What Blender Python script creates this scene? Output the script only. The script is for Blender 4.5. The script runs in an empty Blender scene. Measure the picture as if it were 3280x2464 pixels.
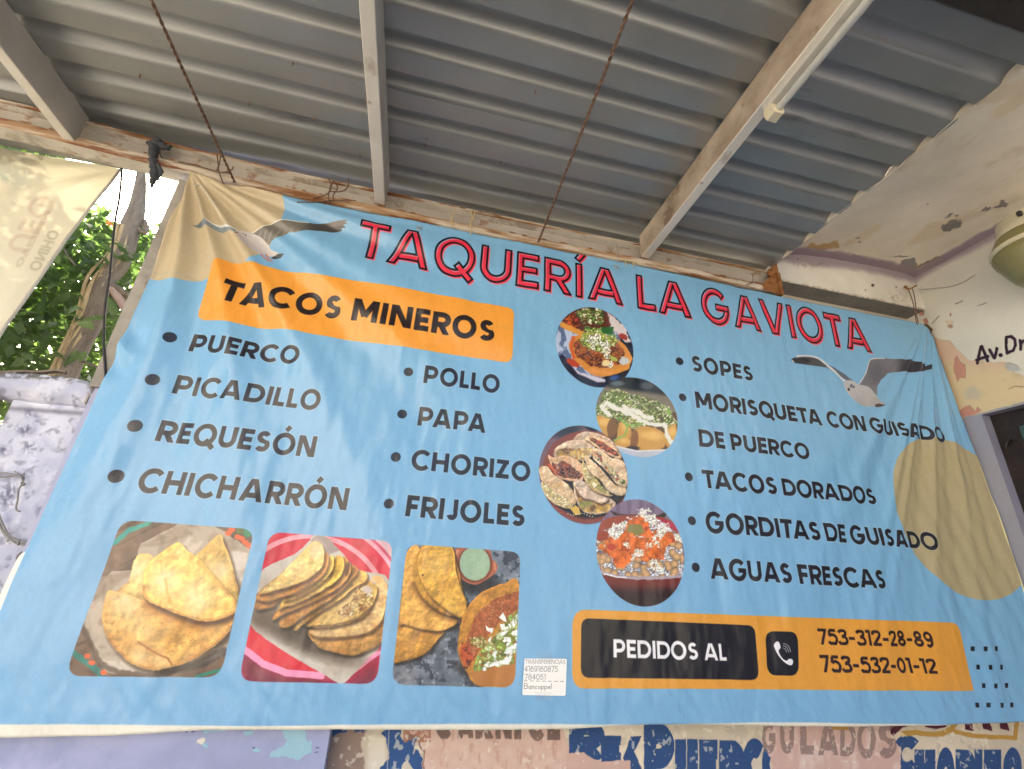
import bpy, bmesh, math, random
import numpy as np
from mathutils import Vector, Matrix, Quaternion
import math
import numpy as np

# ---------------------------------------------------------------- camera model
FPX, IW, IH = 1452.93, 3280.0, 2464.0
YAW, PITCH, ROLL = [math.radians(a) for a in (11.436, 21.928, 3.6115)]
def cam_axes():
    F = np.array([math.sin(YAW)*math.cos(PITCH), math.cos(YAW)*math.cos(PITCH), math.sin(PITCH)])
    Rt = np.array([math.cos(YAW), -math.sin(YAW), 0.0])
    U = np.cross(Rt, F)
    return Rt*math.cos(ROLL)+U*math.sin(ROLL), -Rt*math.sin(ROLL)+U*math.cos(ROLL), F
CR, CU, CF = cam_axes()
CM = np.array([CR, CU, CF])
def ray(px, py):
    return CM.T @ np.array([(px-IW/2)/FPX, -(py-IH/2)/FPX, 1.0])
def on_y(px, py, y=1.0):
    r = ray(px, py); return r*(y/r[1])
def on_x(px, py, x):
    r = ray(px, py); return r*(x/r[0])
def on_z(px, py, z):
    r = ray(px, py); return r*(z/r[2])
# survey sheets: (left, top, scale) of the enlargements in which things were measured
FR = dict(A=(0,0,.49729), B=(1000,0,.5425), C=(2100,0,.54153), D=(0,800,.50551), E=(2500,700,.42117), F=(0,1600,.51985),
          G=(1000,1600,.5425), H=(2100,1600,.53345), I=(1600,900,.36166), J=(1600,1500,.36166), K=(550,600,.29385),
          L=(2500,1080,.24864), M=(0,0,1.48282), N1=(740,1680,.32491), N2=(1220,1720,.30084), N3=(1700,1340,.22865),
          N4=(600,850,.49729), N5=(1200,1150,.34289), N6=(2130,1120,.41591), N7=(2130,1480,.41591), N8=(1120,680,.7821),
          P=(1000,2250,.5425), Q=(2100,2250,.53345), R=(2950,600,.36105), S=(3000,1250,.39106), T=(0,900,.3009), V=(0,450,.30082), W=(2300,750,.31646), X=(0,1350,.39113), S1=(0,0,1.0))
def src(fr, x, y):
    a, b, k = FR[fr]; return a+x*k, b+y*k

# ---------------------------------------------------------------- noise
_T = np.random.RandomState(7).rand(4, 256, 256).astype(np.float32)
def vnoise(x, y, s=0):
    xi = np.floor(x); yi = np.floor(y); fx = x-xi; fy = y-yi
    fx = fx*fx*(3-2*fx); fy = fy*fy*(3-2*fy)
    ix = (xi.astype(np.int32)+s*37) & 255; iy = (yi.astype(np.int32)+s*91) & 255
    jx = (ix+1) & 255; jy = (iy+1) & 255
    t = _T[s & 3]
    return (t[iy, ix]*(1-fx)+t[iy, jx]*fx)*(1-fy)+(t[jy, ix]*(1-fx)+t[jy, jx]*fx)*fy
def fbm(x, y, cell, octv=4, s=0):
    o = 0; a = .5; c = 1.0/cell; n = 0
    for i in range(octv):
        o = o+a*vnoise(x*c+i*17.3, y*c+i*9.1, s+i); n += a; a *= .5; c *= 2.1
    return o/n
def worley(x, y, cell, s=0, ax=1.0):
    u = x/cell; v = y/(cell*ax); ui = np.floor(u).astype(np.int32); vi = np.floor(v).astype(np.int32)
    f1 = np.full(u.shape, 9., np.float32); f2 = f1.copy(); idn = np.zeros(u.shape, np.float32)
    for dx in (-1, 0, 1):
        for dy in (-1, 0, 1):
            a = (ui+dx+s*13) & 255; b = (vi+dy+s*29) & 255
            px = ui+dx+_T[0][b, a]; py = vi+dy+_T[1][b, a]
            d = np.hypot(px-u, py-v).astype(np.float32)
            m = d < f1
            f2 = np.where(m, f1, np.minimum(f2, d)); idn = np.where(m, _T[2][b, a], idn); f1 = np.where(m, d, f1)
    return f1, f2-f1, idn
def sst(a, b, x):
    t = np.clip((x-a)/(b-a), 0, 1); return t*t*(3-2*t)
def rgb(*c): return np.array(c, np.float32)/255.0

# ---------------------------------------------------------------- canvas on a real plane of the place
class Canvas:
    def __init__(s, x0, x1, z0, z1, res, plane, val, base):
        s.x0, s.x1, s.z0, s.z1, s.res = x0, x1, z0, z1, res
        s.w = int((x1-x0)*res); s.h = int((z1-z0)*res); s.plane = plane; s.val = val
        s.img = np.empty((s.h, s.w, 3), np.float32); s.img[:] = base
    def pt(s, fr, x, y):
        q = src(fr, x, y)
        p = dict(y=on_y, x=on_x, z=on_z)[s.plane](q[0], q[1], s.val)
        return dict(y=(p[0], p[2]), x=(p[1], p[2]), z=(p[0], p[1]))[s.plane]
    def cells(s, r0, r1, c0, c1):
        gx = s.x0+(np.arange(c0, c1, dtype=np.float32)+.5)/s.res
        gz = s.z0+(np.arange(r0, r1, dtype=np.float32)+.5)/s.res
        return np.meshgrid(gx, gz)
    def block(s, bx0, bx1, bz0, bz1, fr=None):
        c0 = max(0, int((bx0-s.x0)*s.res)); c1 = min(s.w, int((bx1-s.x0)*s.res)+1)
        r0 = max(0, int((bz0-s.z0)*s.res)); r1 = min(s.h, int((bz1-s.z0)*s.res)+1)
        return Block(s, r0, r1, c0, c1, fr)
    def around(s, fr, pts, pad=0.004):
        q = [s.pt(fr, *p) for p in pts]
        xs = [a for a, b in q]; zs = [b for a, b in q]
        return s.block(min(xs)-pad, max(xs)+pad, min(zs)-pad, max(zs)+pad, fr)
class Block:
    """a patch of a canvas; X, Y are the coordinates of its cells on one survey sheet"""
    def __init__(s, cv, r0, r1, c0, c1, fr):
        s.cv = cv; s.sl = (slice(r0, r1), slice(c0, c1)); s.GX, s.GZ = cv.cells(r0, r1, c0, c1)
        s.img = cv.img[s.sl]
        if fr:
            a, b = s.GX, s.GZ; v = np.float32(cv.val)
            p = dict(y=(a, v, b), x=(v, a, b), z=(a, b, v))[cv.plane]
            q = [CM[i][0]*p[0]+CM[i][1]*p[1]+CM[i][2]*p[2] for i in range(3)]
            fa, fb, k = FR[fr]
            s.X = ((q[0]/q[2]*FPX+IW/2)-fa)/k; s.Y = ((-q[1]/q[2]*FPX+IH/2)-fb)/k
        else:
            s.X, s.Y = s.GX, s.GZ
    def fill(s, m, col, a=1.0):
        m = (np.clip(m, 0, 1)*a)[..., None]
        s.img[:] = s.img*(1-m)+np.asarray(col, np.float32)*m
    def mul(s, m, f):
        s.img[:] = s.img*(1-np.clip(m, 0, 1)[..., None]*(1-np.asarray(f, np.float32)))
    def warp(s, amp, cell, sd=0):
        if not amp: return s.X, s.Y
        return s.X+(fbm(s.X, s.Y, cell, 3, sd)-.5)*2*amp, s.Y+(fbm(s.X, s.Y, cell, 3, sd+5)-.5)*2*amp
    def sdf(s, pts, amp=0, cell=40, sd=0):
        X, Y = s.warp(amp, cell, sd); return poly_sdf(X, Y, pts)
    def poly(s, pts, col, soft=2., amp=0, cell=40, sd=0, a=1.0):
        d = s.sdf(pts, amp, cell, sd); s.fill(.5-d/soft, col, a); return d
    def ell(s, cx, cy, rx, ry, col, soft=2., rot=0, amp=0, a=1.0, cell=30, sd=3):
        X, Y = s.warp(amp, cell, sd); c, n = math.cos(rot), math.sin(rot)
        u = (X-cx)*c+(Y-cy)*n; v = -(X-cx)*n+(Y-cy)*c
        d = (np.hypot(u/rx, v/ry)-1)*min(rx, ry); s.fill(.5-d/soft, col, a); return d
    def line(s, pts, wd, col, soft=1.5, amp=0, cell=30, sd=1, a=1.0):
        X, Y = s.warp(amp, cell, sd); d = pline(X, Y, pts)-wd/2; s.fill(.5-d/soft, col, a)
def poly_sdf(X, Y, P):
    d = np.full(X.shape, 1e9, np.float32); ins = np.zeros(X.shape, bool); n = len(P)
    for i in range(n):
        ax, ay = P[i]; bx, by = P[(i+1) % n]; ex, ey = bx-ax, by-ay
        wx = X-ax; wy = Y-ay; t = np.clip((wx*ex+wy*ey)/(ex*ex+ey*ey+1e-12), 0, 1)
        d = np.minimum(d, (wx-ex*t)**2+(wy-ey*t)**2)
        if ay != by: ins ^= ((ay > Y) != (by > Y)) & (X < ex*(Y-ay)/ey+ax)
    d = np.sqrt(d); return np.where(ins, -d, d)
def pline(X, Y, P):
    d = np.full(X.shape, 1e9, np.float32)
    for (ax, ay), (bx, by) in zip(P[:-1], P[1:]):
        ex, ey = bx-ax, by-ay; wx = X-ax; wy = Y-ay; t = np.clip((wx*ex+wy*ey)/(ex*ex+ey*ey+1e-12), 0, 1)
        d = np.minimum(d, (wx-ex*t)**2+(wy-ey*t)**2)
    return np.sqrt(d)
def smooth(P, n=6, closed=True):
    out = []; m = len(P)
    rng = range(m) if closed else range(m-1)
    for i in rng:
        g = (lambda j: P[j % m]) if closed else (lambda j: P[min(max(j, 0), m-1)])
        p0, p1, p2, p3 = [np.array(g(i+k-1), float) for k in range(4)]
        for k in range(n):
            t = k/n
            out.append(tuple(.5*((2*p1)+(-p0+p2)*t+(2*p0-5*p1+4*p2-p3)*t*t+(-p0+3*p1-3*p2+p3)*t**3)))
    if not closed: out.append(tuple(P[-1]))
    return out
def rounded(P, r, n=6):
    out = []; m = len(P)
    for i in range(m):
        p = np.array(P[i], float); a = np.array(P[i-1], float)-p; b = np.array(P[(i+1) % m], float)-p
        rr = r[i] if isinstance(r, (list, tuple)) else r
        a = p+a/np.linalg.norm(a)*rr; b = p+b/np.linalg.norm(b)*rr
        for k in range(n+1):
            t = k/n; out.append(tuple((1-t)**2*a+2*t*(1-t)*p+t*t*b))
    return out

# ---------------------------------------------------------------- lettering: every glyph is strokes of even width
def arc(cx, cy, rx, ry, a0, a1, n=18):
    return [(cx+rx*math.cos(math.radians(a0+(a1-a0)*i/n)), cy+ry*math.sin(math.radians(a0+(a1-a0)*i/n))) for i in range(n+1)]
def glyph(ch, w):
    h = w/2; t, b, m = 1-h, h, .5
    O = .535                                    # outer radius of round letters
    R = O-h
    def sc(pts): return smooth(pts, 7, False)
    if ch == ' ': return [], .34
    if ch == 'A': return [[(h*1.0, -.05), (.53-.02, 1.05)], [(1.06-h*1.0, -.05), (.53+.02, 1.05)], [(.26, .27), (.80, .27)]], 1.06
    if ch == 'B': return [[(h, 0), (h, 1)], [(h, t)]+arc(.42, (t+.53)/2, .22, (t-.53)/2, 90, -90)+[(h, .53)], [(h, .53)]+arc(.44, (b+.53)/2, .26, (.53-b)/2, 90, -90)+[(h, b)]], .44+.26+h
    if ch == 'C': return [arc(O, .5, R, R+.015, 42, 318, 30)], .94
    if ch == 'D': return [[(h, 0), (h, 1)], [(h, t)]+arc(.44, .5, .40, .5-h, 90, -90)+[(h, b)]], .84+h
    if ch == 'E': return [[(h, 0), (h, 1)], [(h, t), (.62, t)], [(h, m), (.57, m)], [(h, b), (.62, b)]], .62
    if ch == 'F': return [[(h, 0), (h, 1)], [(h, t), (.60, t)], [(h, .47), (.55, .47)]], .60
    if ch == 'G': return [arc(O, .5, R, R+.015, 42, 350, 32), [(.55, .48), (2*O-.01, .48)]], 2*O
    if ch == 'H': return [[(h, 0), (h, 1)], [(.88-h, 0), (.88-h, 1)], [(h, m), (.88-h, m)]], .88
    if ch == 'I': return [[(h, 0), (h, 1)]], w
    if ch == 'J': return [[(.56-h, 1), (.56-h, .28)]+arc(.29, .28, .27-h, .28-h, 0, -165)], .56
    if ch == 'K': return [[(h, 0), (h, 1)], [(h, .38), (.80, 1.08)], [(.30, .56), (.84, -.08)]], .84
    if ch == 'L': return [[(h, 0), (h, 1)], [(h, b), (.56, b)]], .56
    if ch == 'M': return [[(h, 0), (h, 1)], [(1.06-h, 0), (1.06-h, 1)], [(h+.02, 1.02), (.53, .22)], [(1.04-h, 1.02), (.53, .22)]], 1.06
    if ch == 'N': return [[(h, 0), (h, 1)], [(.92-h, 0), (.92-h, 1)], [(h+.02, 1.05), (.90-h, -.05)]], .92
    if ch == 'O': return [arc(O, .5, R, R+.015, 0, 360, 34)], 2*O
    if ch == 'P': return [[(h, 0), (h, 1)], [(h, t)]+arc(.42, (t+.38)/2, .27, (t-.38)/2, 90, -90)+[(h, .38)]], .69+h
    if ch == 'Q': return [arc(O, .5, R, R+.015, 0, 360, 34), [(.60, .28), (1.02, -.10)]], 2*O
    if ch == 'R': return [[(h, 0), (h, 1)], [(h, t)]+arc(.42, (t+.42)/2, .26, (t-.42)/2, 90, -90)+[(h, .42)], [(.38, .42), (.76-h*.6, -.04)]], .76
    if ch == 'S': return [arc(.35, (t+.52)/2, .315-h, (t-.52)/2, 28, 262, 20)+arc(.35, (b+.52)/2, .35-h, (.52-b)/2, 84, -148, 20)], .70
    if ch == 'T': return [[(.37, 0), (.37, 1)], [(0, t), (.74, t)]], .74
    if ch == 'U': return [[(h, 1), (h, .38)]+arc(.42, .38, .42-h, .39-h, 180, 360)+[(.84-h, .38), (.84-h, 1)]], .84
    if ch == 'V': return [[(h, 1.05), (.51, -.05)], [(1.02-h, 1.05), (.51, -.05)]], 1.02
    if ch == 'Z': return [[(.02, t), (.70, t)], [(.0, b), (.72, b)], [(.68-h, t+.02), (.04+h, b-.02)]], .72
    if ch == 'Í': return [[(h, 0), (h, 1)], [(h-.04, 1.12), (h+.14, 1.36)]], w
    if ch == 'Ó': return [arc(O, .5, R, R+.015, 0, 360, 34), [(O-.05, 1.14), (O+.12, 1.36)]], 2*O
    if ch == '-': return [[(.03, .43), (.44, .43)]], .47
    if ch == '0': return [arc(.37, .5, .37-h, .5-h, 0, 360, 30)], .74
    if ch == '1': return [[(.27, 0), (.27, 1)], [(.0, t), (.27, t)]], .37
    if ch == '2': return [sc([(h, .70), (.10, .88-h*.3), (.32, 1-h), (.55, .87), (.58, .66), (.44, .46), (.12, b+.02)]), [(.02, b), (.66, b)]], .66
    if ch == '3': return [sc([(.06, .78), (.16, .91-h*.4), (.32, 1-h), (.55, .86), (.52, .64), (.30, .53)]), sc([(.27, .54), (.52, .48), (.62, .27), (.50, .09+h*.3), (.31, h), (.12, .10), (.04, .24)])], .66
    if ch == '4': return [[(.50, 0), (.50, 1)], [(.48, 1), (h, .28)], [(h*.6, .28), (.68, .28)]], .68
    if ch == '5': return [[(.60, t), (.13, t)], [(.14, 1-h), (.11, .55)], sc([(.09, .56), (.32, .64), (.56, .53), (.62, .32), (.50, .10), (.30, h), (.11, .10), (.03, .22)])], .66
    if ch == '6': return [sc([(.56, .86), (.36, .985-h*.6), (.16, .80), (h, .45), (h+.01, .30)]), arc(.34, .33, .34-h, .33-h, 0, 360, 26)], .68
    if ch == '7': return [[(0, t), (.64, t)], [(.60, 1), (.22, -.03)]], .64
    if ch == '8': return [arc(.35, .74, .28-h*.8, .26-h*.8, 0, 360, 24), arc(.35, .28, .35-h, .28-h, 0, 360, 24)], .70
    if ch == '9': return [arc(.34, .67, .34-h, .33-h, 0, 360, 26), sc([(.68-h, .70), (.68-h, .55), (.52, .20), (.32, h*.6), (.12, .14)])], .68
    if ch == '.': return [[(h, h*.9), (h+.01, h*.9)]], w
    if ch == 'v': return [[(h*.8, .66), (.30, -.02)], [(.60-h*.8, .66), (.30, -.02)]], .60
    if ch == 'r': return [[(h, 0), (h, .66)], sc([(h, .42), (.20, .60), (.40, .62)])], .42
    if ch == 'a': return [arc(.24, .26, .24-h, .26-h, 0, 360, 18), [(.46, .5), (.46, 0)]], .50
    if ch == 'n': return [[(h, 0), (h, .5)], sc([(h, .34), (.2, .5), (.36, .38), (.38, 0)])], .42
    if ch == 'c': return [arc(.24, .26, .24-h, .26-h, 45, 315, 14)], .44
    if ch == 'o': return [arc(.24, .26, .24-h, .26-h, 0, 360, 18)], .48
    if ch == 'p': return [[(h, .5), (h-.02, -.28)], arc(.26, .26, .22, .24, 0, 360, 16)], .50
    if ch == 'e': return [[(.06, .26), (.42, .28)]+arc(.24, .26, .20, .24, 10, 320, 16)], .46
    if ch == 'l': return [[(h, 0), (h+.02, 1.0)]], .16
    return [[(0, 0), (.6, 0), (.6, 1), (0, 1), (0, 0)]], .6
DIAG = set('AVMNKRvZ7')
def stroke_sdf(X, Y, P, h, rnd=False):
    out = np.full(X.shape, 9., np.float32); n = len(P)-1
    closed = math.hypot(P[0][0]-P[-1][0], P[0][1]-P[-1][1]) < 1e-6
    for i in range(n):
        ax, ay = P[i]; bx, by = P[i+1]; L = math.hypot(bx-ax, by-ay)
        if L < 1e-9: continue
        ex, ey = (bx-ax)/L, (by-ay)/L
        al = (X-ax)*ex+(Y-ay)*ey; pe = np.abs(-(X-ax)*ey+(Y-ay)*ex)-h
        tc = np.clip(al, 0, L); d = np.hypot(X-ax-ex*tc, Y-ay-ey*tc)-h
        out = np.minimum(out, d)
    if not closed and not rnd:
        for (ax, ay), (bx, by) in ((P[0], P[1]), (P[-1], P[-2])):
            L = math.hypot(bx-ax, by-ay); al = -((X-ax)*(bx-ax)+(Y-ay)*(by-ay))/L
            out = np.where(np.hypot(X-ax, Y-ay) < h*2.0, np.maximum(out, al), out)
    return out
def text_layout(txt, w, track=.13, kern=True):
    x = 0; items = []; prev = ''
    for ch in txt:
        st, wd = glyph(ch, w)
        if kern and prev+ch in ('TA', 'AT', 'AV', 'VA', 'PA'): x -= .12
        if kern and prev+ch in ('SA', 'AS', 'LA'): x -= .06
        if kern and prev+ch in ('CA', 'OA', 'AC', 'KA', 'RA', 'DO', 'AG', 'AQ'): x -= .04
        items.append((ch, st, x, wd)); x += wd+track; prev = ch
    return items, x-track
def text_sdf(X, Y, txt, w, track=.13, rnd=False):
    """sdf of a line of text in cap-height units"""
    items, W = text_layout(txt, w, track); out = np.full(X.shape, 9., np.float32)
    for ch, st, x0, wd in items:
        if not st: continue
        cols = np.where((X.max(0) > x0-.35) & (X.min(0) < x0+wd+.35))[0]
        if not len(cols): continue
        sl = (slice(None), slice(cols[0], cols[-1]+1)); xx = X[sl]-x0; yy = Y[sl]
        d = np.full(xx.shape, 9., np.float32)
        for s_ in st: d = np.minimum(d, stroke_sdf(xx, yy, s_, w/2, rnd))
        if ch in DIAG and not rnd: d = np.maximum(d, np.maximum(-yy, yy-(.72 if ch == 'v' else 1)))
        out[sl] = np.minimum(out[sl], d)
    return out
def word(cv, fr, txt, L, R, b0, b1, t0, t1=None, w=.205, track=.13, mode='fill', col=None, rnd=False, shear=0.):
    items, W = text_layout(txt, w, track)
    q = lambda p: cv.pt(fr, *p)
    xl, xr = q(L)[0], q(R)[0]
    (ax, az), (bx, bz) = q(b0), q(b1); (cx, cz) = q(t0)
    sb = (bz-az)/(bx-ax)
    if t1 is not None: dx, dz = q(t1); st = (dz-cz)/(dx-cx)
    else: st = sb
    if xl > xr: mir = True
    else: mir = False
    lo, hi = min(xl, xr), max(xl, xr); cap = cz+(lo-cx)*st-(az+(lo-ax)*sb)
    zmin = min(az+(x-ax)*sb for x in (lo, hi)); zmax = max(cz+(x-cx)*st for x in (lo, hi))
    b = cv.block(lo-.5*cap, hi+.5*cap, zmin-.45*cap, zmax+.45*cap)
    base = az+(b.GX-ax)*sb; top = cz+(b.GX-cx)*st
    Yg = (b.GZ-base)/(top-base); Xg = (b.GX-xl)/(xr-xl)*W-shear*(Yg-.5)
    d = text_sdf(Xg, Yg, txt, w, track, rnd)
    k = cap*cv.res                                # texels per cap height
    return b, d, Xg, Yg, k
# ---------------------------------------------------------------- the printed face of the banner
INK = rgb(30, 30, 40); BLUE = rgb(122, 174, 214); ORANGE = rgb(232, 156, 62)
def tx(cv, fr, txt, L, R, b0, b1, t0, t1=None, col=INK, w=.232, **kw):
    b, d, X, Y, k = word(cv, fr, txt, L, R, b0, b1, t0, t1, w=w, **kw)
    b.fill(.5-(d-.035)*k/2.2, col*.0+rgb(205, 222, 236), .35)   # the pale halo of the print
    b.fill(.5-d*k/1.6, col)
def bullet(cv, fr, x, y, r, col=INK):
    a = cv.pt(fr, x, y); e = cv.pt(fr, x+r, y); c = cv.pt(fr, x, y+r)
    rr = (abs(e[0]-a[0])+math.hypot(c[0]-a[0], c[1]-a[1]))/2
    b = cv.block(a[0]-rr*1.4, a[0]+rr*1.4, a[1]-rr*1.4, a[1]+rr*1.4)
    b.fill(.5-(np.hypot(b.GX-a[0], b.GZ-a[1])-rr)*cv.res/1.6, col)
def speck(b, m, cell, col, thr=.68, s=0, a=.7):
    b.fill(m*sst(thr, thr+.14, fbm(b.X, b.Y, cell, 4, s)), col, a)
def tortilla(b, pts, c0, c1, edge, amp=6, sd=0, hl=None, shade=.0, ew=22, sp=.70):
    P = smooth(pts, 5); d = b.sdf(P, amp, 45, sd); m = np.clip(.5-d/2.5, 0, 1)
    ds = poly_sdf(b.X-16, b.Y-26, P); b.mul(sst(22, -14, ds)*(1-m)*.72, rgb(70, 50, 36))        # contact shade inside the printed photograph
    rel = (fbm(b.X-7, b.Y-9, 110, 3, sd+9)-fbm(b.X+7, b.Y+9, 110, 3, sd+9))*1.0+(fbm(b.X-3, b.Y-4, 28, 3, sd+4)-fbm(b.X+3, b.Y+4, 28, 3, sd+4))*.28+(fbm(b.X-1.5, b.Y-2, 10, 2, sd+4)-fbm(b.X+1.5, b.Y+2, 10, 2, sd+4))*.12
    thick = np.exp(-((d+7)/7)**2)*.22*np.sign((b.Y-sum(p[1] for p in pts)/len(pts)))*-1
    n = fbm(b.X, b.Y, 95, 5, sd); col = np.asarray(c0)*(1-n[..., None])+np.asarray(c1)*n[..., None]
    n2 = fbm(b.X, b.Y, 22, 4, sd+3); col = col*(.86+.28*n2[..., None])*np.clip(1+rel+thick, .55, 1.5)[..., None]
    b.fill(m, np.clip(col, 0, 1)); b.fill(m*sst(-ew, -1, d)*(.15+.6*n2), edge, .6)
    speck(b, m, 44, rgb(190, 128, 62), sp-.12, sd+1, .3); speck(b, m, 12, rgb(120, 68, 30), sp+.06, sd+2, .45)
    if hl:
        for hx, hy, hr, ha in hl: b.fill(m*np.exp(-((b.X-hx)**2+(b.Y-hy)**2)/hr**2)*(.45+.8*fbm(b.X, b.Y, 30, 4, sd+6)), rgb(248, 232, 188), ha)
    return d, m
def bits(b, region, cell, cols, s=0, gap=.16, ax=1.0, thr=0.0, dark=rgb(60, 40, 24), shade=.5):
    X, Y = b.warp(cell*.9, cell*1.1, s); f1, e, i = worley(X, Y, cell, s, ax)
    m = region*sst(gap*.1, gap*1.8, e)*(i >= thr); cols = np.array(cols); k = (i*97 % 1*len(cols)).astype(int) % len(cols)
    c = cols[k]*(1.12-shade*f1[..., None])*np.clip(1+1.2*(fbm(b.X-2, b.Y-3, cell*.5, 3, s)-fbm(b.X+2, b.Y+3, cell*.5, 3, s)), .6, 1.4)[..., None]; b.fill(region*(i >= thr)*.8, dark, .35); b.fill(m, np.clip(c, 0, 1))
def photo1(b):   # folded golden tacos in a paper-lined basket, sheet F
    n = fbm(b.X, b.Y, 120, 4, 1); b.img[:] = rgb(112, 88, 72)*(.7+.6*n[..., None])
    st = fbm(b.X*.5+b.Y*.9, b.Y*.1-b.X*.06, 30, 3, 2); b.mul(sst(.5, .8, st), (.72, .7, .7))
    b.line([(715, 270), (800, 195), (930, 145)], 26, rgb(48, 150, 138), 5, 6)
    b.line([(440, 900), (540, 985), (660, 1080)], 40, rgb(40, 120, 112), 6, 9)
    b.poly([(850, 330), (870, 270), (1120, 150), (1330, 170), (1420, 220), (1560, 320), (1540, 560), (1440, 900), (1380, 960), (1200, 1010), (960, 1085), (640, 1010), (540, 760), (600, 560), (700, 440), (830, 430)], rgb(176, 160, 144), 4, 12, 60, 3)
    for p, c in (([(870, 290), (1120, 160), (1200, 210), (1000, 290)], (150, 132, 114)), ([(1180, 230), (1260, 260), (1200, 340), (1120, 280)], (205, 190, 172)), ([(1330, 200), (1460, 300), (1380, 360), (1300, 230)], (160, 138, 118)), ([(1440, 320), (1560, 330), (1520, 520), (1470, 480)], (212, 200, 190)), ([(600, 480), (830, 440), (700, 560), (600, 620)], (150, 130, 112)), ([(560, 640), (660, 600), (650, 820), (600, 840)], (190, 172, 152)), ([(620, 980), (900, 1010), (1400, 890), (1380, 960), (960, 1085), (680, 1060)], (205, 192, 178))):
        b.poly(p, rgb(*c), 14, 8, 40, 4, .8)
    b.mul(sst(.45, .75, fbm(b.X, b.Y, 50, 4, 8)), (.86, .84, .82))
    b.line([(530, 760), (600, 930), (640, 1000), (760, 1060), (980, 1085)], 34, rgb(84, 66, 56), 12, 8, a=.8)
    b.line([(1000, 1060), (1250, 1010), (1390, 930)], 50, rgb(58, 50, 50), 16, 8, a=.7)
    b.line([(1230, 1080), (1380, 1040)], 18, rgb(40, 130, 110), 6)
    for i, (x, y) in enumerate([(1440, 190), (1475, 235), (1520, 265), (1545, 285), (1420, 210), (560, 960), (590, 1000), (660, 1060), (1500, 245)]): b.ell(x, y, 20, 16, rgb(222, 96, 52), 5, 0, 6)
    b.ell(1530, 210, 30, 22, rgb(50, 130, 96), 8, .4, 6); b.ell(1490, 200, 26, 16, rgb(96, 110, 66), 8, .2, 6)
    Y0, Y1, E_ = rgb(236, 196, 116), rgb(214, 160, 70), rgb(214, 122, 44)
    tortilla(b, [(850, 350), (950, 350), (960, 500), (930, 640), (760, 600), (730, 570), (800, 500)], rgb(228, 200, 130), rgb(206, 170, 96), E_, sd=11, hl=[(850, 440, 60, .7)])
    tortilla(b, [(1365, 215), (1400, 290), (1440, 400), (1480, 560), (1480, 700), (1380, 700), (1240, 420), (1210, 350), (1290, 280)], rgb(220, 186, 116), rgb(190, 148, 74), rgb(180, 120, 50), sd=12, hl=[(1360, 440, 60, .8)])
    tortilla(b, [(690, 560), (760, 575), (900, 620), (1000, 660), (1260, 745), (1440, 700), (1430, 800), (1330, 900), (1180, 990), (1000, 1040), (840, 1010), (700, 880), (650, 740), (665, 620)], rgb(226, 180, 104), rgb(200, 142, 62), E_, sd=14, ew=40, hl=[(780, 640, 100, .7), (900, 800, 90, .35), (880, 960, 60, .6), (1020, 990, 50, .5)], sp=.6)
    b.line([(870, 870), (960, 930), (1050, 970), (1075, 1010)], 12, rgb(150, 84, 34), 8, 5, a=.8)
    b.line([(925, 640), (1050, 700), (1230, 770), (1400, 740), (1470, 690)], 60, rgb(150, 92, 40), 40, 6, a=.6)
    tortilla(b, [(1110, 265), (1160, 310), (1235, 365), (1330, 470), (1440, 590), (1480, 650), (1455, 700), (1340, 738), (1240, 742), (1080, 690), (920, 615), (888, 520), (920, 400), (1010, 325)], rgb(246, 206, 120), rgb(234, 178, 84), rgb(236, 128, 48), sd=17, ew=30, hl=[(1030, 500, 90, .8), (1230, 600, 110, .7), (1100, 330, 50, .3)], sp=.7)
    b.line([(1070, 640), (1040, 560), (1030, 490)], 16, rgb(216, 150, 66), 14, 5, a=.6); b.line([(1240, 380), (1330, 480), (1380, 540)], 20, rgb(200, 160, 80), 16, 4, a=.6)
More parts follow.
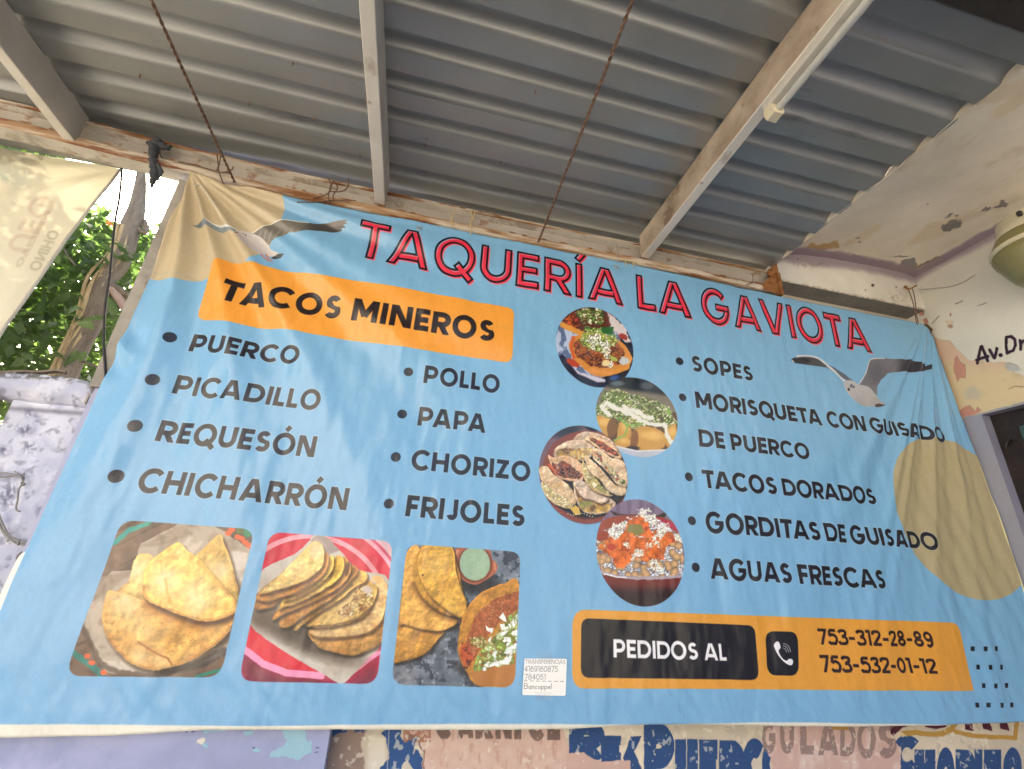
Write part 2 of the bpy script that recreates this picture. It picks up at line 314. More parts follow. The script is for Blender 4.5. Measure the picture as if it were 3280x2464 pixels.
def photo2(b):   # tacos fanned on a red plate, sheet N1
    b.img[:] = rgb(236, 196, 212)
    def ring(a, c, r0=0):
        b.ell(800, 830, a, a*1.02*.93, c, 6, .35, 0, cell=50)
    ring(960, rgb(214, 84, 116)); ring(930, rgb(240, 170, 190)); ring(890, rgb(214, 46, 74)); ring(770, rgb(238, 160, 176)); ring(720, rgb(204, 40, 66))
    low = sst(1180, 1240, b.Y+b.X*.0); d = b.sdf([(100, 1170), (160, 1170), (330, 1340), (560, 1430), (860, 1440), (1000, 1500), (1150, 1500), (1300, 1400), (1460, 1270), (1500, 1662), (80, 1662)], 3); b.fill(.5-d/4, rgb(170, 28, 70)); b.fill((.5-d/60)*sst(0, -60, d)*.4, rgb(120, 20, 60))
    b.line([(150, 1220), (330, 1360), (560, 1450), (900, 1480)], 70, rgb(240, 150, 190), 8, 3); b.line([(1250, 1400), (1470, 1250)], 34, rgb(236, 150, 190), 8)
    b.poly([(150, 1170), (210, 970), (400, 1160), (640, 1300), (860, 1430), (560, 1400), (330, 1320)], rgb(214, 40, 62), 5, 4)
    b.poly(smooth([(830, 105), (930, 115), (1080, 260), (1240, 430), (1400, 480), (1560, 560), (1480, 1150), (1370, 1290), (1130, 1545), (1050, 1540), (860, 1430), (600, 1280), (420, 1160), (210, 975), (280, 640), (330, 440), (620, 300), (760, 180)], 3), rgb(198, 190, 180), 5, 6)
    n = fbm(b.X, b.Y, 140, 4, 3); b.mul(sst(.4, .8, n), (.9, .87, .84))
    b.poly([(790, 160), (850, 105), (930, 115), (1080, 260), (960, 300)], rgb(158, 142, 138), 10, 4)
    b.ell(560, 1000, 420, 130, rgb(60, 46, 40), 120, .35, 8, .75); b.ell(900, 1180, 380, 130, rgb(56, 44, 36), 110, .3, 8, .8); b.ell(330, 900, 150, 90, rgb(90, 74, 60), 70, .1, 4, .7)
    for i, (P, a, c) in enumerate([
        ([(1540, 590), (1480, 570), (1380, 620), (1440, 760), (1360, 900), (1180, 980), (1500, 960), (1540, 750)], (232, 200, 140), (206, 160, 100)),
        ([(780, 1050), (900, 1110), (1250, 1080), (1500, 960), (1480, 1150), (1330, 1240), (1180, 1280), (980, 1240), (880, 1210), (790, 1110)], (196, 152, 84), (160, 108, 50)),
        ([(770, 1040), (900, 1110), (1250, 1085), (1430, 1010), (1510, 880), (1530, 700), (1440, 720), (1340, 880), (1150, 970), (900, 1000)], (226, 196, 140), (196, 150, 88)),
        ([(250, 830), (310, 660), (480, 620), (600, 700), (480, 760), (420, 810)], (176, 122, 62), (140, 88, 42)),
        ([(700, 960), (900, 820), (1080, 700), (1240, 550), (1350, 540), (1440, 620), (1420, 740), (1330, 880), (1180, 960), (1000, 1000), (820, 1010)], (212, 180, 110), (180, 136, 64)),
        ([(630, 1010), (760, 880), (1000, 740), (1120, 620), (1260, 460), (1340, 480), (1330, 560), (1220, 620), (1080, 740), (880, 860), (720, 980), (660, 1040)], (226, 190, 108), (190, 140, 66)),
        ([(490, 980), (520, 900), (700, 800), (900, 700), (1060, 590), (1170, 400), (1260, 450), (1180, 560), (1040, 700), (860, 820), (700, 920), (600, 1000), (520, 1010)], (216, 164, 84), (150, 92, 46)),
        ([(420, 920), (480, 830), (620, 790), (820, 700), (1000, 590), (1110, 460), (1110, 320), (1170, 370), (1180, 480), (1080, 610), (900, 720), (700, 810), (560, 870), (450, 930)], (226, 176, 86), (170, 112, 50)),
        ([(480, 830), (530, 740), (680, 680), (820, 600), (960, 480), (1020, 330), (1100, 320), (1120, 420), (1060, 540), (920, 640), (760, 730), (620, 790), (540, 810)], (236, 198, 96), (214, 164, 66)),
        ([(520, 740), (700, 640), (860, 540), (960, 400), (980, 310), (1020, 330), (1000, 460), (880, 590), (700, 700), (600, 740)], (240, 206, 108), (222, 172, 74)),
        ([(260, 730), (300, 660), (480, 640), (620, 600), (800, 500), (900, 400), (930, 280), (970, 320), (940, 460), (820, 580), (640, 680), (480, 720), (380, 760)], (206, 150, 72), (160, 100, 46)),
        ([(290, 680), (330, 620), (480, 500), (620, 360), (760, 220), (830, 165), (900, 200), (925, 300), (900, 420), (780, 530), (620, 600), (480, 640), (380, 670)], (236, 206, 134), (220, 176, 96))]):
        tortilla(b, P, rgb(*a), rgb(*c), rgb(150, 90, 38), 5, 20+i, ew=16, sp=.7, hl=[(sum(p[0] for p in P)/len(P), sum(p[1] for p in P)/len(P)-30, 130, .45)] if i in (0, 2, 4, 8, 11) else None)
    b.ell(850, 260, 70, 90, rgb(246, 222, 190), 60, .4, 6, .6)
    b.ell(1150, 440, 22, 70, rgb(96, 58, 34), 8, .2, 5)
    m = np.clip(.5-b.sdf([(1250, 600), (1380, 640), (1420, 760), (1300, 860), (1100, 920), (1050, 860), (1180, 760)], 14)/8, 0, 1)
    bits(b, m, 42, [rgb(226, 190, 120), rgb(200, 160, 96), rgb(224, 206, 170), rgb(150, 104, 60)], 4)
    b.ell(1345, 640, 50, 40, rgb(206, 186, 176), 10, 0, 14); b.ell(1450, 540, 60, 40, rgb(228, 186, 126), 10, .3, 8)
    b.line([(780, 880), (980, 760), (1200, 590)], 26, rgb(84, 60, 34), 16, 5, a=.7); b.line([(650, 700), (780, 640)], 20, rgb(120, 74, 30), 10, 4, a=.8)
    b.line([(800, 1000), (1000, 990), (1250, 930), (1400, 800)], 20, rgb(96, 66, 36), 16, 4, a=.75); b.line([(820, 1110), (1050, 1110), (1300, 1100), (1490, 990)], 22, rgb(110, 76, 40), 16, 5, a=.7)
def photo3(b):   # three folded tacos, green sauce in a clay bowl and a filled taco on slate, sheet N2
    n = fbm(b.X, b.Y, 150, 5, 5); b.img[:] = rgb(58, 70, 84)*(1-n[..., None])+rgb(150, 158, 172)*n[..., None]
    b.fill(sst(.53, .62, fbm(b.X, b.Y, 60, 5, 9)), rgb(36, 46, 62), .75); b.fill(sst(.66, .72, fbm(b.X, b.Y, 40, 4, 12)), rgb(176, 182, 192), .5)
    b.fill(sst(1200, 1450, b.Y)*sst(500, 300, b.X), rgb(138, 136, 142), .5)
    b.ell(1010, 500, 260, 110, rgb(22, 26, 34), 90, .1, 10, .9); b.ell(740, 900, 190, 70, rgb(26, 28, 34), 60, .5, 8, .8); b.ell(880, 1400, 120, 60, rgb(24, 26, 34), 60, .5, 8, .8)
    b.poly(smooth([(820, 120), (1120, 125), (1170, 230), (1225, 290), (1215, 370), (1130, 440), (1010, 505), (900, 480), (830, 420), (790, 330), (765, 210)], 5), rgb(172, 98, 70), 4, 4)
    b.ell(992, 290, 185, 195, rgb(122, 62, 46), 5, 0, 3); b.ell(990, 285, 160, 178, rgb(150, 178, 150), 5, 0, 3)
    b.fill((np.hypot((b.X-990)/160, (b.Y-285)/178) < .96)*sst(.4, .7, fbm(b.X, b.Y, 60, 4, 3)), rgb(170, 196, 168), .5)
    b.line([(775, 215), (810, 150)], 26, rgb(206, 142, 112), 10); b.line([(1195, 280), (1205, 350)], 24, rgb(196, 126, 92), 10)
    tortilla(b, [(130, 1310), (150, 1100), (190, 890), (420, 960), (660, 990), (600, 1080), (520, 1180), (400, 1260), (230, 1310)], rgb(206, 156, 70), rgb(166, 112, 42), rgb(150, 92, 34), 5, 41, sp=.62)
    tortilla(b, [(190, 890), (230, 520), (262, 220), (300, 130), (370, 85), (415, 150), (400, 240), (560, 700), (760, 850), (805, 890), (760, 940), (620, 990), (430, 970), (260, 920)], rgb(232, 182, 88), rgb(214, 154, 76), rgb(178, 104, 50), 4, 43, ew=14, sp=.66)
    b.line([(340, 500), (480, 720), (640, 830), (820, 880)], 60, rgb(120, 76, 30), 40, 5, a=.6)
    tortilla(b, [(335, 400), (340, 290), (400, 160), (470, 90), (740, 100), (900, 830), (780, 840), (620, 790), (470, 680), (370, 530)], rgb(200, 150, 62), rgb(172, 122, 46), rgb(120, 76, 26), 4, 44)
    tortilla(b, [(400, 380), (390, 240), (480, 92), (745, 104), (790, 360), (850, 560), (905, 700), (870, 838), (770, 820), (600, 700), (470, 560)], rgb(226, 180, 82), rgb(204, 150, 56), rgb(190, 130, 46), 3, 45, hl=[(560, 300, 120, .25)], sp=.64)
    b.ell(444, 405, 10, 12, rgb(60, 36, 20), 4)
    tortilla(b, [(815, 1240), (815, 1060), (860, 860), (930, 720), (1040, 600), (1180, 530), (1300, 495), (1460, 530), (1450, 1600), (1020, 1560), (900, 1420)], rgb(206, 148, 60), rgb(178, 118, 42), rgb(196, 120, 40), 5, 47)
    m = np.clip(.5-b.sdf([(900, 1090), (960, 900), (1060, 760), (1200, 650), (1460, 570), (1450, 760), (1250, 900), (1100, 1060), (980, 1300), (880, 1380), (830, 1230)], 12)/6, 0, 1)
    nn = fbm(b.X, b.Y, 26, 5, 6); b.fill(m, rgb(176, 92, 48)*(.55+.8*nn[..., None])); bits(b, m*.5, 34, [rgb(206, 126, 74), rgb(184, 96, 48), rgb(220, 150, 100)], 6, .3)
    b.ell(900, 1240, 60, 120, rgb(196, 74, 32), 20, -.3, 18, .8); speck(b, (np.hypot((b.X-890)/70, (b.Y-1240)/150) < 1)*1., 26, rgb(60, 22, 14), .55, 9, .9)
    b.poly([(1010, 1560), (920, 1420), (1100, 1390), (1300, 1330), (1440, 1250), (1420, 1600)], rgb(178, 116, 58), 14, 10, 40, 7)
    m = np.clip(.5-b.sdf([(960, 1400), (1020, 1230), (1120, 1130), (1230, 1010), (1330, 850), (1450, 780), (1440, 1100), (1400, 1330), (1240, 1370), (1080, 1410)], 26, 60)/8, 0, 1)
    bits(b, m, 56, [rgb(150, 186, 92), rgb(120, 152, 66), rgb(190, 204, 140), rgb(92, 110, 50)], 8, .12)
    f = np.clip(.5-b.sdf([(1090, 1360), (1120, 1180), (1230, 1060), (1330, 930), (1440, 800), (1440, 1120), (1380, 1330), (1200, 1370)], 26, 60)/8, 0, 1)
    bits(b, f, 62, [rgb(226, 232, 224), rgb(206, 216, 204), rgb(238, 240, 236)], 10, .14, 1.4, .38, rgb(110, 140, 70), .25)
    for p in ([(1240, 850), (1285, 795), (1310, 850), (1325, 900), (1290, 890)], [(1100, 930), (1140, 960), (1185, 960), (1170, 1015), (1110, 985)], [(1250, 920), (1300, 915), (1315, 975), (1270, 985)], [(1125, 1090), (1165, 1035), (1150, 1110)], [(1320, 1180), (1390, 1130), (1370, 1220), (1290, 1230)], [(1075, 1370), (1110, 1375), (1105, 1410), (1070, 1405)], [(1300, 1290), (1390, 1250), (1340, 1350), (1200, 1330)]): b.poly(p, rgb(236, 240, 236), 4, 5)
    m = np.clip(.5-b.sdf([(940, 1070), (1040, 1040), (1130, 1110), (1060, 1170), (960, 1140)], 14)/8, 0, 1); bits(b, m, 34, [rgb(160, 180, 96), rgb(196, 196, 130), rgb(110, 130, 60)], 3)
def circ(cv, fr, l, r, t, bt, fn):
    L, R, T, B = [cv.pt(fr, *p) for p in (l, r, t, bt)]
    cx, cz, rx, rz = (L[0]+R[0])/2, (T[1]+B[1])/2, (R[0]-L[0])/2, (T[1]-B[1])/2
    b = cv.block(cx-rx-.005, cx+rx+.005, cz-rz-.005, cz+rz+.005, fr)
    d = (np.hypot((b.GX-cx)/rx, (b.GZ-cz)/rz)-1)*rx*cv.res
    keep = b.img.copy(); fn(b); m = np.clip(.5-d/1.6, 0, 1)[..., None]; b.img[:] = keep*(1-m)+b.img*m
def dish1(b):   # round tostada with meat, lettuce and cream on a blue-white plate, sheet I
    n = fbm(b.X, b.Y, 90, 4, 2); b.img[:] = rgb(24, 26, 40)
    b.ell(760, 600, 300, 300, rgb(170, 184, 214), 14, 0, 10); b.fill((np.hypot(b.X-760, b.Y-600) < 300)*sst(.5, .56, fbm(b.X*1.4, b.Y*.6, 60, 3, 4)), rgb(60, 78, 120), .75)
    b.line([(560, 770), (700, 850), (900, 900)], 50, rgb(196, 194, 214), 10, 8); b.line([(540, 700), (660, 860), (850, 940), (1060, 930)], 60, rgb(22, 24, 44), 14)
    b.poly([(540, 380), (620, 290), (760, 260), (900, 280), (1000, 330), (960, 430), (720, 480), (600, 440)], rgb(84, 40, 26), 14, 18, 40, 2)
    b.poly([(930, 300), (1100, 420), (1150, 560), (1100, 560), (1000, 460)], rgb(206, 196, 200), 14, 18, 30, 5); b.ell(1080, 510, 40, 26, rgb(150, 52, 32), 8, .5, 10)
    m = np.clip(.5-b.sdf([(560, 330), (640, 300), (700, 400), (650, 440), (560, 400)], 16)/6, 0, 1); bits(b, m, 36, [rgb(150, 52, 28), rgb(110, 34, 20), rgb(190, 84, 40)], 3)
    m = np.clip(.5-b.sdf([(640, 300), (720, 265), (880, 265), (930, 330), (900, 400), (730, 400)], 18)/6, 0, 1); bits(b, m, 34, [rgb(90, 128, 60), rgb(60, 96, 44), rgb(140, 166, 96), rgb(200, 206, 170)], 5)
    b.line([(540, 400), (640, 450), (740, 490)], 44, rgb(206, 142, 62), 10, 8); b.ell(640, 740, 60, 30, rgb(176, 62, 34), 10, .4, 10)
    b.poly(smooth([(610, 560), (680, 500), (860, 470), (1040, 540), (1130, 620), (1150, 700), (1110, 800), (960, 855), (800, 840), (640, 690)], 4), rgb(204, 134, 58), 6, 8)
    m = np.clip(.5-b.sdf([(640, 560), (760, 510), (1020, 560), (1100, 650), (1080, 740), (960, 780), (800, 770), (680, 680)], 16)/8, 0, 1)
    bits(b, m, 32, [rgb(96, 42, 26), rgb(140, 62, 34), rgb(70, 30, 22), rgb(160, 84, 50)], 7, .14)
    b.line([(640, 520), (620, 600), (650, 690)], 30, rgb(196, 92, 44), 10, 6); b.line([(780, 800), (940, 830), (1120, 780), (1150, 690)], 30, rgb(214, 144, 64), 10, 10)
    m = np.clip(.5-b.sdf([(700, 560), (740, 430), (860, 420), (990, 440), (1030, 560), (900, 640), (760, 620)], 24)/6, 0, 1)
    bits(b, m, 26, [rgb(120, 170, 70), rgb(156, 196, 96), rgb(70, 124, 52), rgb(206, 220, 160)], 9, .14, .5)
    b.poly([(880, 420), (1000, 430), (990, 490), (900, 480)], rgb(40, 96, 44), 8, 12)
    m = np.clip(.5-b.sdf([(760, 520), (840, 460), (900, 520), (980, 560), (960, 660), (1000, 790), (950, 770), (900, 650), (800, 640)], 24, 30)/6, 0, 1)
    bits(b, m, 24, [rgb(232, 232, 214), rgb(212, 214, 190), rgb(244, 244, 234)], 11, .1, 1, .2)
    b.poly([(960, 670), (1020, 690), (1040, 720), (980, 720)], rgb(160, 176, 84), 4, 4); b.ell(1090, 720, 44, 36, rgb(190, 196, 200), 12, 0, 14); b.ell(930, 740, 34, 30, rgb(226, 206, 150), 8, 0, 8)
    b.ell(1010, 870, 44, 20, rgb(40, 66, 130), 8, -.2)
def dish2(b):   # rolled tacos under shredded lettuce and cream, sheet I
    b.img[:] = rgb(30, 34, 36); b.fill(sst(960, 1010, b.Y-(b.X-1200)*.15), rgb(120, 114, 96)); b.ell(1030, 920, 60, 24, rgb(90, 100, 106), 20, 0); b.ell(1290, 940, 60, 30, rgb(66, 74, 76), 20)
    b.poly([(840, 1130), (1560, 1180), (1560, 1500), (1500, 1500), (1000, 1480), (850, 1300)], rgb(92, 62, 30), 6)
    for (x, y, w_, h_) in ((900, 1290, 90, 110), (1090, 1330, 60, 120), (1190, 1260, 110, 60), (1300, 1410, 160, 110), (1500, 1380, 50, 120), (1080, 1440, 70, 60)):
        b.ell(x, y, w_, h_, rgb(206, 156, 72)*.95, 8, .1, 8); b.ell(x+w_*.2, y-h_*.3, w_*.6, h_*.35, rgb(230, 188, 108), 30, .1, 6, .7)
    b.ell(985, 1310, 46, 84, rgb(120, 84, 34), 8, .1, 4); b.ell(1180, 1420, 34, 90, rgb(128, 84, 36), 10, .1, 4); b.ell(1165, 1490, 60, 20, rgb(50, 34, 20), 10)
    m = np.clip(.5-b.sdf([(840, 1150), (900, 1010), (990, 960), (1150, 1010), (1350, 1050), (1480, 1130), (1560, 1270), (1480, 1310), (1330, 1290), (1150, 1320), (1000, 1230), (850, 1200)], 22, 40)/6, 0, 1)
    bits(b, m, 30, [rgb(150, 176, 100), rgb(186, 200, 140), rgb(206, 212, 172), rgb(120, 146, 72), rgb(96, 120, 56)], 13, .12, .5)
    for P in ([(890, 1120), (950, 1090), (1040, 1150), (1150, 1190), (1260, 1260), (1370, 1290), (1440, 1280), (1460, 1340), (1500, 1450)], [(900, 1140), (960, 1200)], [(1080, 1130), (1180, 1160), (1290, 1220), (1340, 1220)]): b.line(P, 40, rgb(224, 224, 214), 10, 20, 30)
    for P in ([(1050, 1220), (1110, 1290), (1250, 1270)], [(1000, 1420), (1100, 1370), (1120, 1290)], [(1470, 1140), (1490, 1200)]): b.line(P, 14, rgb(130, 170, 74), 5, 10)
    b.poly([(1030, 1480), (1270, 1520), (1500, 1500), (1560, 1600), (1200, 1650), (1000, 1560)], rgb(178, 184, 200), 6)
    b.line([(1020, 1470), (1200, 1515), (1480, 1505)], 12, rgb(214, 216, 226), 6)
def dish3(b):   # folded flour tacos in a clay plate, sheet N3
    b.img[:] = rgb(112, 88, 98); b.ell(500, 190, 200, 70, rgb(44, 48, 58), 60, -.3, 10); b.ell(830, 160, 90, 26, rgb(30, 30, 40), 14, .3)
    b.ell(760, 830, 620, 640, rgb(134, 66, 50), 12, 0, 4); b.ell(770, 840, 560, 585, rgb(112, 56, 44), 14, 0, 4); b.ell(770, 840, 540, 560, rgb(40, 30, 28), 20)
    b.ell(700, 760, 555, 560, rgb(128, 66, 52), 20, 0, 4, .9); b.ell(790, 930, 520, 470, rgb(34, 28, 26), 60)
    def taco(P, c0, c1, sd, fill=None, cols=None, cell=50):
        tortilla(b, P, rgb(*c0), rgb(*c1), rgb(150, 110, 76), 8, sd, ew=18, sp=.7)
        if fill:
            m = np.clip(.5-b.sdf(smooth(fill, 4), 12, 40, sd)/6, 0, 1); bits(b, m, cell, [rgb(*c) for c in cols], sd, .13)
    POT = [(214, 176, 92), (190, 146, 62), (228, 200, 130), (120, 84, 40)]; CHEESE = [(236, 224, 178), (220, 204, 150), (196, 178, 116), (240, 232, 204)]
    MEAT = [(84, 34, 26), (56, 26, 24), (120, 52, 34), (150, 60, 34)]
    taco([(580, 310), (660, 225), (760, 195), (920, 225), (1080, 290), (1180, 390), (1260, 540), (1200, 580), (900, 420), (700, 400)], (216, 198, 178), (190, 160, 134), 51)
    taco([(310, 560), (320, 450), (420, 370), (540, 320), (740, 320), (880, 400), (860, 470), (820, 560), (700, 610), (520, 560), (400, 545)], (224, 206, 184), (200, 174, 146), 52, [(340, 540), (360, 460), (450, 430), (620, 430), (760, 430), (850, 440), (800, 540), (680, 600), (540, 560)], POT, 78)
    taco([(750, 300), (800, 260), (960, 290), (1130, 390), (1240, 500), (1250, 570), (1160, 570), (980, 470), (820, 350)], (234, 206, 176), (214, 170, 130), 53, [(800, 290), (900, 300), (1060, 390), (1200, 500), (1210, 540), (1130, 525), (980, 440), (860, 350)], MEAT+[(206, 84, 40)], 34)
    taco([(870, 440), (960, 450), (1100, 560), (1260, 600), (1330, 760), (1320, 960), (1200, 950), (1050, 760), (900, 620), (850, 560)], (226, 206, 176), (206, 176, 140), 54, [(870, 470), (960, 500), (1010, 640), (1130, 700), (1220, 830), (1300, 890), (1240, 950), (1120, 830), (980, 650), (880, 560)], [(224, 170, 130), (196, 190, 140), (86, 90, 60), (150, 74, 56), (226, 214, 180)], 42)
    taco([(225, 530), (300, 560), (420, 535), (560, 560), (700, 660), (720, 860), (640, 890), (500, 885), (340, 830), (270, 690)], (226, 200, 170), (206, 160, 116), 55, [(270, 620), (340, 660), (420, 610), (540, 660), (620, 740), (700, 800), (660, 860), (480, 850), (330, 800), (290, 720)], MEAT, 44)
    b.line([(240, 660), (290, 720), (320, 780)], 26, rgb(214, 96, 40), 10, 14)
    taco([(105, 710), (220, 690), (300, 800), (480, 920), (590, 1060), (610, 1180), (560, 1230), (400, 1150), (200, 950), (130, 860)], (216, 196, 168), (196, 160, 118), 56)
    taco([(130, 900), (200, 960), (300, 1030), (450, 1110), (560, 1220), (540, 1280), (400, 1250), (240, 1160), (160, 1040)], (230, 214, 170), (206, 184, 130), 57, [(140, 920), (220, 960), (320, 1040), (450, 1120), (570, 1200), (520, 1260), (400, 1220), (260, 1140), (170, 1040)], CHEESE, 40)
    taco([(575, 910), (700, 890), (860, 1000), (1010, 1080), (1130, 1160), (1160, 1230), (1040, 1330), (880, 1350), (720, 1320), (620, 1180)], (216, 200, 184), (190, 164, 136), 58, [(590, 960), (700, 1130), (860, 1180), (1060, 1200), (1130, 1200), (1040, 1310), (880, 1330), (720, 1310), (640, 1160)], POT+[(150, 150, 80)], 84)
    taco([(575, 910), (700, 885), (860, 990), (1010, 1080), (1060, 1150), (960, 1200), (820, 1150), (700, 1120), (620, 1000)], (222, 206, 192), (196, 170, 146), 59)
    taco([(705, 600), (740, 640), (830, 760), (960, 960), (1110, 1080), (1160, 1080), (1060, 1100), (860, 1020), (750, 900), (710, 760)], (226, 206, 160), (206, 176, 116), 60, [(720, 650), (760, 660), (850, 780), (960, 940), (1080, 1040), (1000, 1060), (860, 1000), (760, 890), (725, 760)], CHEESE+[(160, 160, 90), (206, 180, 90)], 48)
    taco([(735, 545), (800, 560), (950, 700), (1080, 850), (1180, 950), (1310, 980), (1280, 1090), (1160, 1080), (1040, 1000), (950, 880), (800, 740)], (224, 204, 172), (206, 178, 140), 61)
    b.poly([(530, 1270), (600, 1220), (650, 1260), (680, 1350), (600, 1360)], rgb(210, 172, 84), 5, 8)
    for i in range(14): b.ell(500+i*38, 1360+22*math.sin(i*.9)+(0 if 3 < i < 10 else -18), 11, 6, rgb(226, 214, 190), 3)
def dish4(b):   # clay bowl of rice and beans with cheese and salsa, sheet J
    b.img[:] = rgb(128, 112, 136); b.mul(sst(.5, .9, .5+.5*np.sin(b.X/16.)), (.86, .86, .88))
    b.ell(1200, 600, 420, 190, rgb(150, 74, 54), 8, 0, 4); b.poly([(1380, 440), (1560, 500), (1560, 560), (1350, 500)], rgb(170, 50, 70), 6); b.poly([(960, 380), (1040, 410), (1200, 420), (1000, 420)], rgb(46, 40, 36), 14, 4); b.poly([(1350, 430), (1480, 380), (1440, 440)], rgb(60, 50, 40), 10, 4)
    m = np.clip(.5-b.sdf([(840, 640), (900, 560), (1040, 500), (1180, 420), (1330, 430), (1480, 520), (1590, 620), (1610, 960), (1300, 970), (900, 930), (840, 800)], 14)/6, 0, 1)
    bits(b, m, 34, [rgb(206, 214, 222), rgb(188, 198, 210), rgb(226, 228, 232)], 3, .12)
    X, Y = b.warp(10, 60, 4); f1, e, i = worley(X, Y, 66, 5); mb = m*(f1 < .44)*(b.Y > 620); cc = rgb(198, 160, 116)*(1.15-.7*f1[..., None]); b.fill(m*(f1 < .52)*(b.Y > 620), rgb(130, 90, 60), .8); b.fill(mb, cc)
    m = np.clip(.5-b.sdf([(860, 700), (920, 640), (1040, 600), (1120, 480), (1190, 420), (1290, 450), (1330, 560), (1480, 560), (1560, 640), (1460, 700), (1440, 820), (1380, 800), (1260, 840), (1200, 800), (1030, 890), (960, 800)], 30, 60)/6, 0, 1)
    nn = fbm(b.X, b.Y, 40, 4, 5); b.fill(m, rgb(206, 104, 44)*(.65+.7*nn[..., None])); speck(b, m, 30, rgb(232, 140, 70), .58, 6, .8); speck(b, m, 26, rgb(150, 56, 34), .62, 7, .8)
    b.ell(900, 600, 60, 40, rgb(150, 66, 44), 8, -.4, 8); b.ell(975, 700, 34, 30, rgb(184, 66, 42), 6, 0, 6); b.ell(1380, 580, 44, 34, rgb(186, 104, 56), 6, .3, 6)
    b.poly([(1130, 500), (1230, 500), (1260, 570), (1200, 605), (1110, 560)], rgb(132, 126, 74), 5, 8)
    def cheese(P, s): 
        mm = np.clip(.5-b.sdf(P, 22, 26, s)/4, 0, 1); bits(b, mm, 22, [rgb(232, 232, 222), rgb(240, 240, 234), rgb(212, 214, 200)], s, .07, 1, .12, rgb(190, 170, 140), .3)
    for s, P in enumerate([[(1200, 370), (1290, 360), (1380, 440), (1380, 500), (1310, 500), (1220, 420)], [(950, 560), (1000, 490), (1130, 480), (1090, 570), (1000, 640), (950, 600)], [(1360, 500), (1480, 490), (1470, 560), (1400, 620), (1390, 700), (1310, 620), (1380, 580)], [(1280, 670), (1340, 660), (1340, 700), (1280, 710)], [(1510, 590), (1590, 590), (1590, 650), (1540, 650)], [(1140, 770), (1190, 720), (1260, 710), (1250, 780), (1180, 800), (1160, 840)], [(1300, 840), (1350, 800), (1390, 850), (1440, 920), (1400, 940), (1330, 900)], [(1070, 660), (1120, 660), (1140, 720), (1080, 690)], [(1170, 600), (1280, 610), (1200, 620)], [(900, 680), (925, 680), (915, 720)], [(1110, 440), (1150, 440), (1140, 470)]]): cheese(P, 21+s)
    d = b.sdf([(860, 905), (960, 940), (1200, 970), (1420, 965), (1600, 950), (1560, 1300), (900, 1300)], 3); b.fill(.5-d/4, rgb(112, 46, 42)); b.fill(np.clip(.5-d/4, 0, 1)*sst(1000, 1130, b.Y), rgb(38, 20, 24))
    b.line([(880, 915), (1000, 955), (1200, 975), (1420, 970), (1590, 955)], 24, rgb(170, 160, 172), 8, 6); b.line([(910, 935), (1010, 960), (1100, 970)], 12, rgb(236, 236, 240), 4, 8)
def gull_left(cv):
    b = cv.around('K', [(200, 330), (1980, 330), (200, 860), (1300, 860)])
    fe = 10*np.abs(np.sin(b.X/17.))
    b.poly([(230, 420), (300, 412), (405, 395), (500, 420), (640, 480), (735, 505), (715, 545), (600, 510), (480, 485), (400, 462), (330, 466)], rgb(128, 138, 146), 4, 4); b.fill(sst(60, -20, b.X-330)*(b.sdf([(230, 420), (400, 400), (400, 462), (330, 466)]) < 0), rgb(84, 96, 106), .8)
    b.line([(400, 402), (500, 425), (640, 482), (735, 505)], 16, rgb(226, 226, 222), 6)
    W = [(870, 500), (1000, 478), (1140, 425), (1250, 405), (1420, 412), (1700, 412), (1925, 404), (1890, 425), (1925, 432), (1870, 445), (1905, 465), (1850, 468), (1860, 490), (1760, 512), (1500, 512), (1380, 536), (1290, 535), (1200, 580), (1100, 615), (1060, 645), (1000, 600), (930, 560)]
    d = b.poly(W, rgb(116, 112, 104), 4, 3, 18); m = np.clip(.5-d/4, 0, 1)
    b.fill(m*sst(1350, 1600, b.X), rgb(60, 56, 54), .85); b.fill(m*sst(1700, 1780, b.X)*sst(470, 430, b.Y), rgb(132, 118, 110), .7)
    b.fill(m*sst(1300, 1000, b.X)*sst(560, 520, b.Y), rgb(104, 104, 98), .6); b.fill(m*(np.sin(b.X/11.+b.Y/20.) > .5)*sst(480, 540, b.Y)*sst(1500, 1400, b.X), rgb(156, 144, 140), .6)
    b.line([(880, 500), (1000, 476), (1140, 425), (1230, 407), (1500, 410)], 10, rgb(222, 216, 204), 5)
    P = smooth([(735, 500), (790, 487), (860, 498), (960, 545), (1040, 620), (1090, 690), (1170, 735), (1120, 780), (1060, 760), (980, 745), (880, 710), (790, 640), (745, 585), (728, 540)], 5)
    d = b.poly(P, rgb(206, 198, 196), 4); m = np.clip(.5-d/4, 0, 1); b.fill(m*sst(-40, 40, (b.Y-600)-(b.X-850)*.75), rgb(176, 164, 168), .7)
    b.poly([(1085, 770), (1160, 740), (1235, 750), (1190, 785), (1110, 792)], rgb(62, 66, 72), 4, 4); b.poly([(712, 552), (738, 535), (748, 548), (730, 555)], rgb(110, 66, 50), 3)
    b.ell(792, 528, 9, 11, rgb(150, 132, 130), 5); b.ell(816, 542, 8, 12, rgb(110, 96, 100), 5)
    b.line([(985, 755), (1020, 790), (1065, 822)], 16, rgb(190, 120, 96), 4); b.line([(1035, 745), (1060, 790), (1100, 818)], 16, rgb(196, 118, 92), 4)
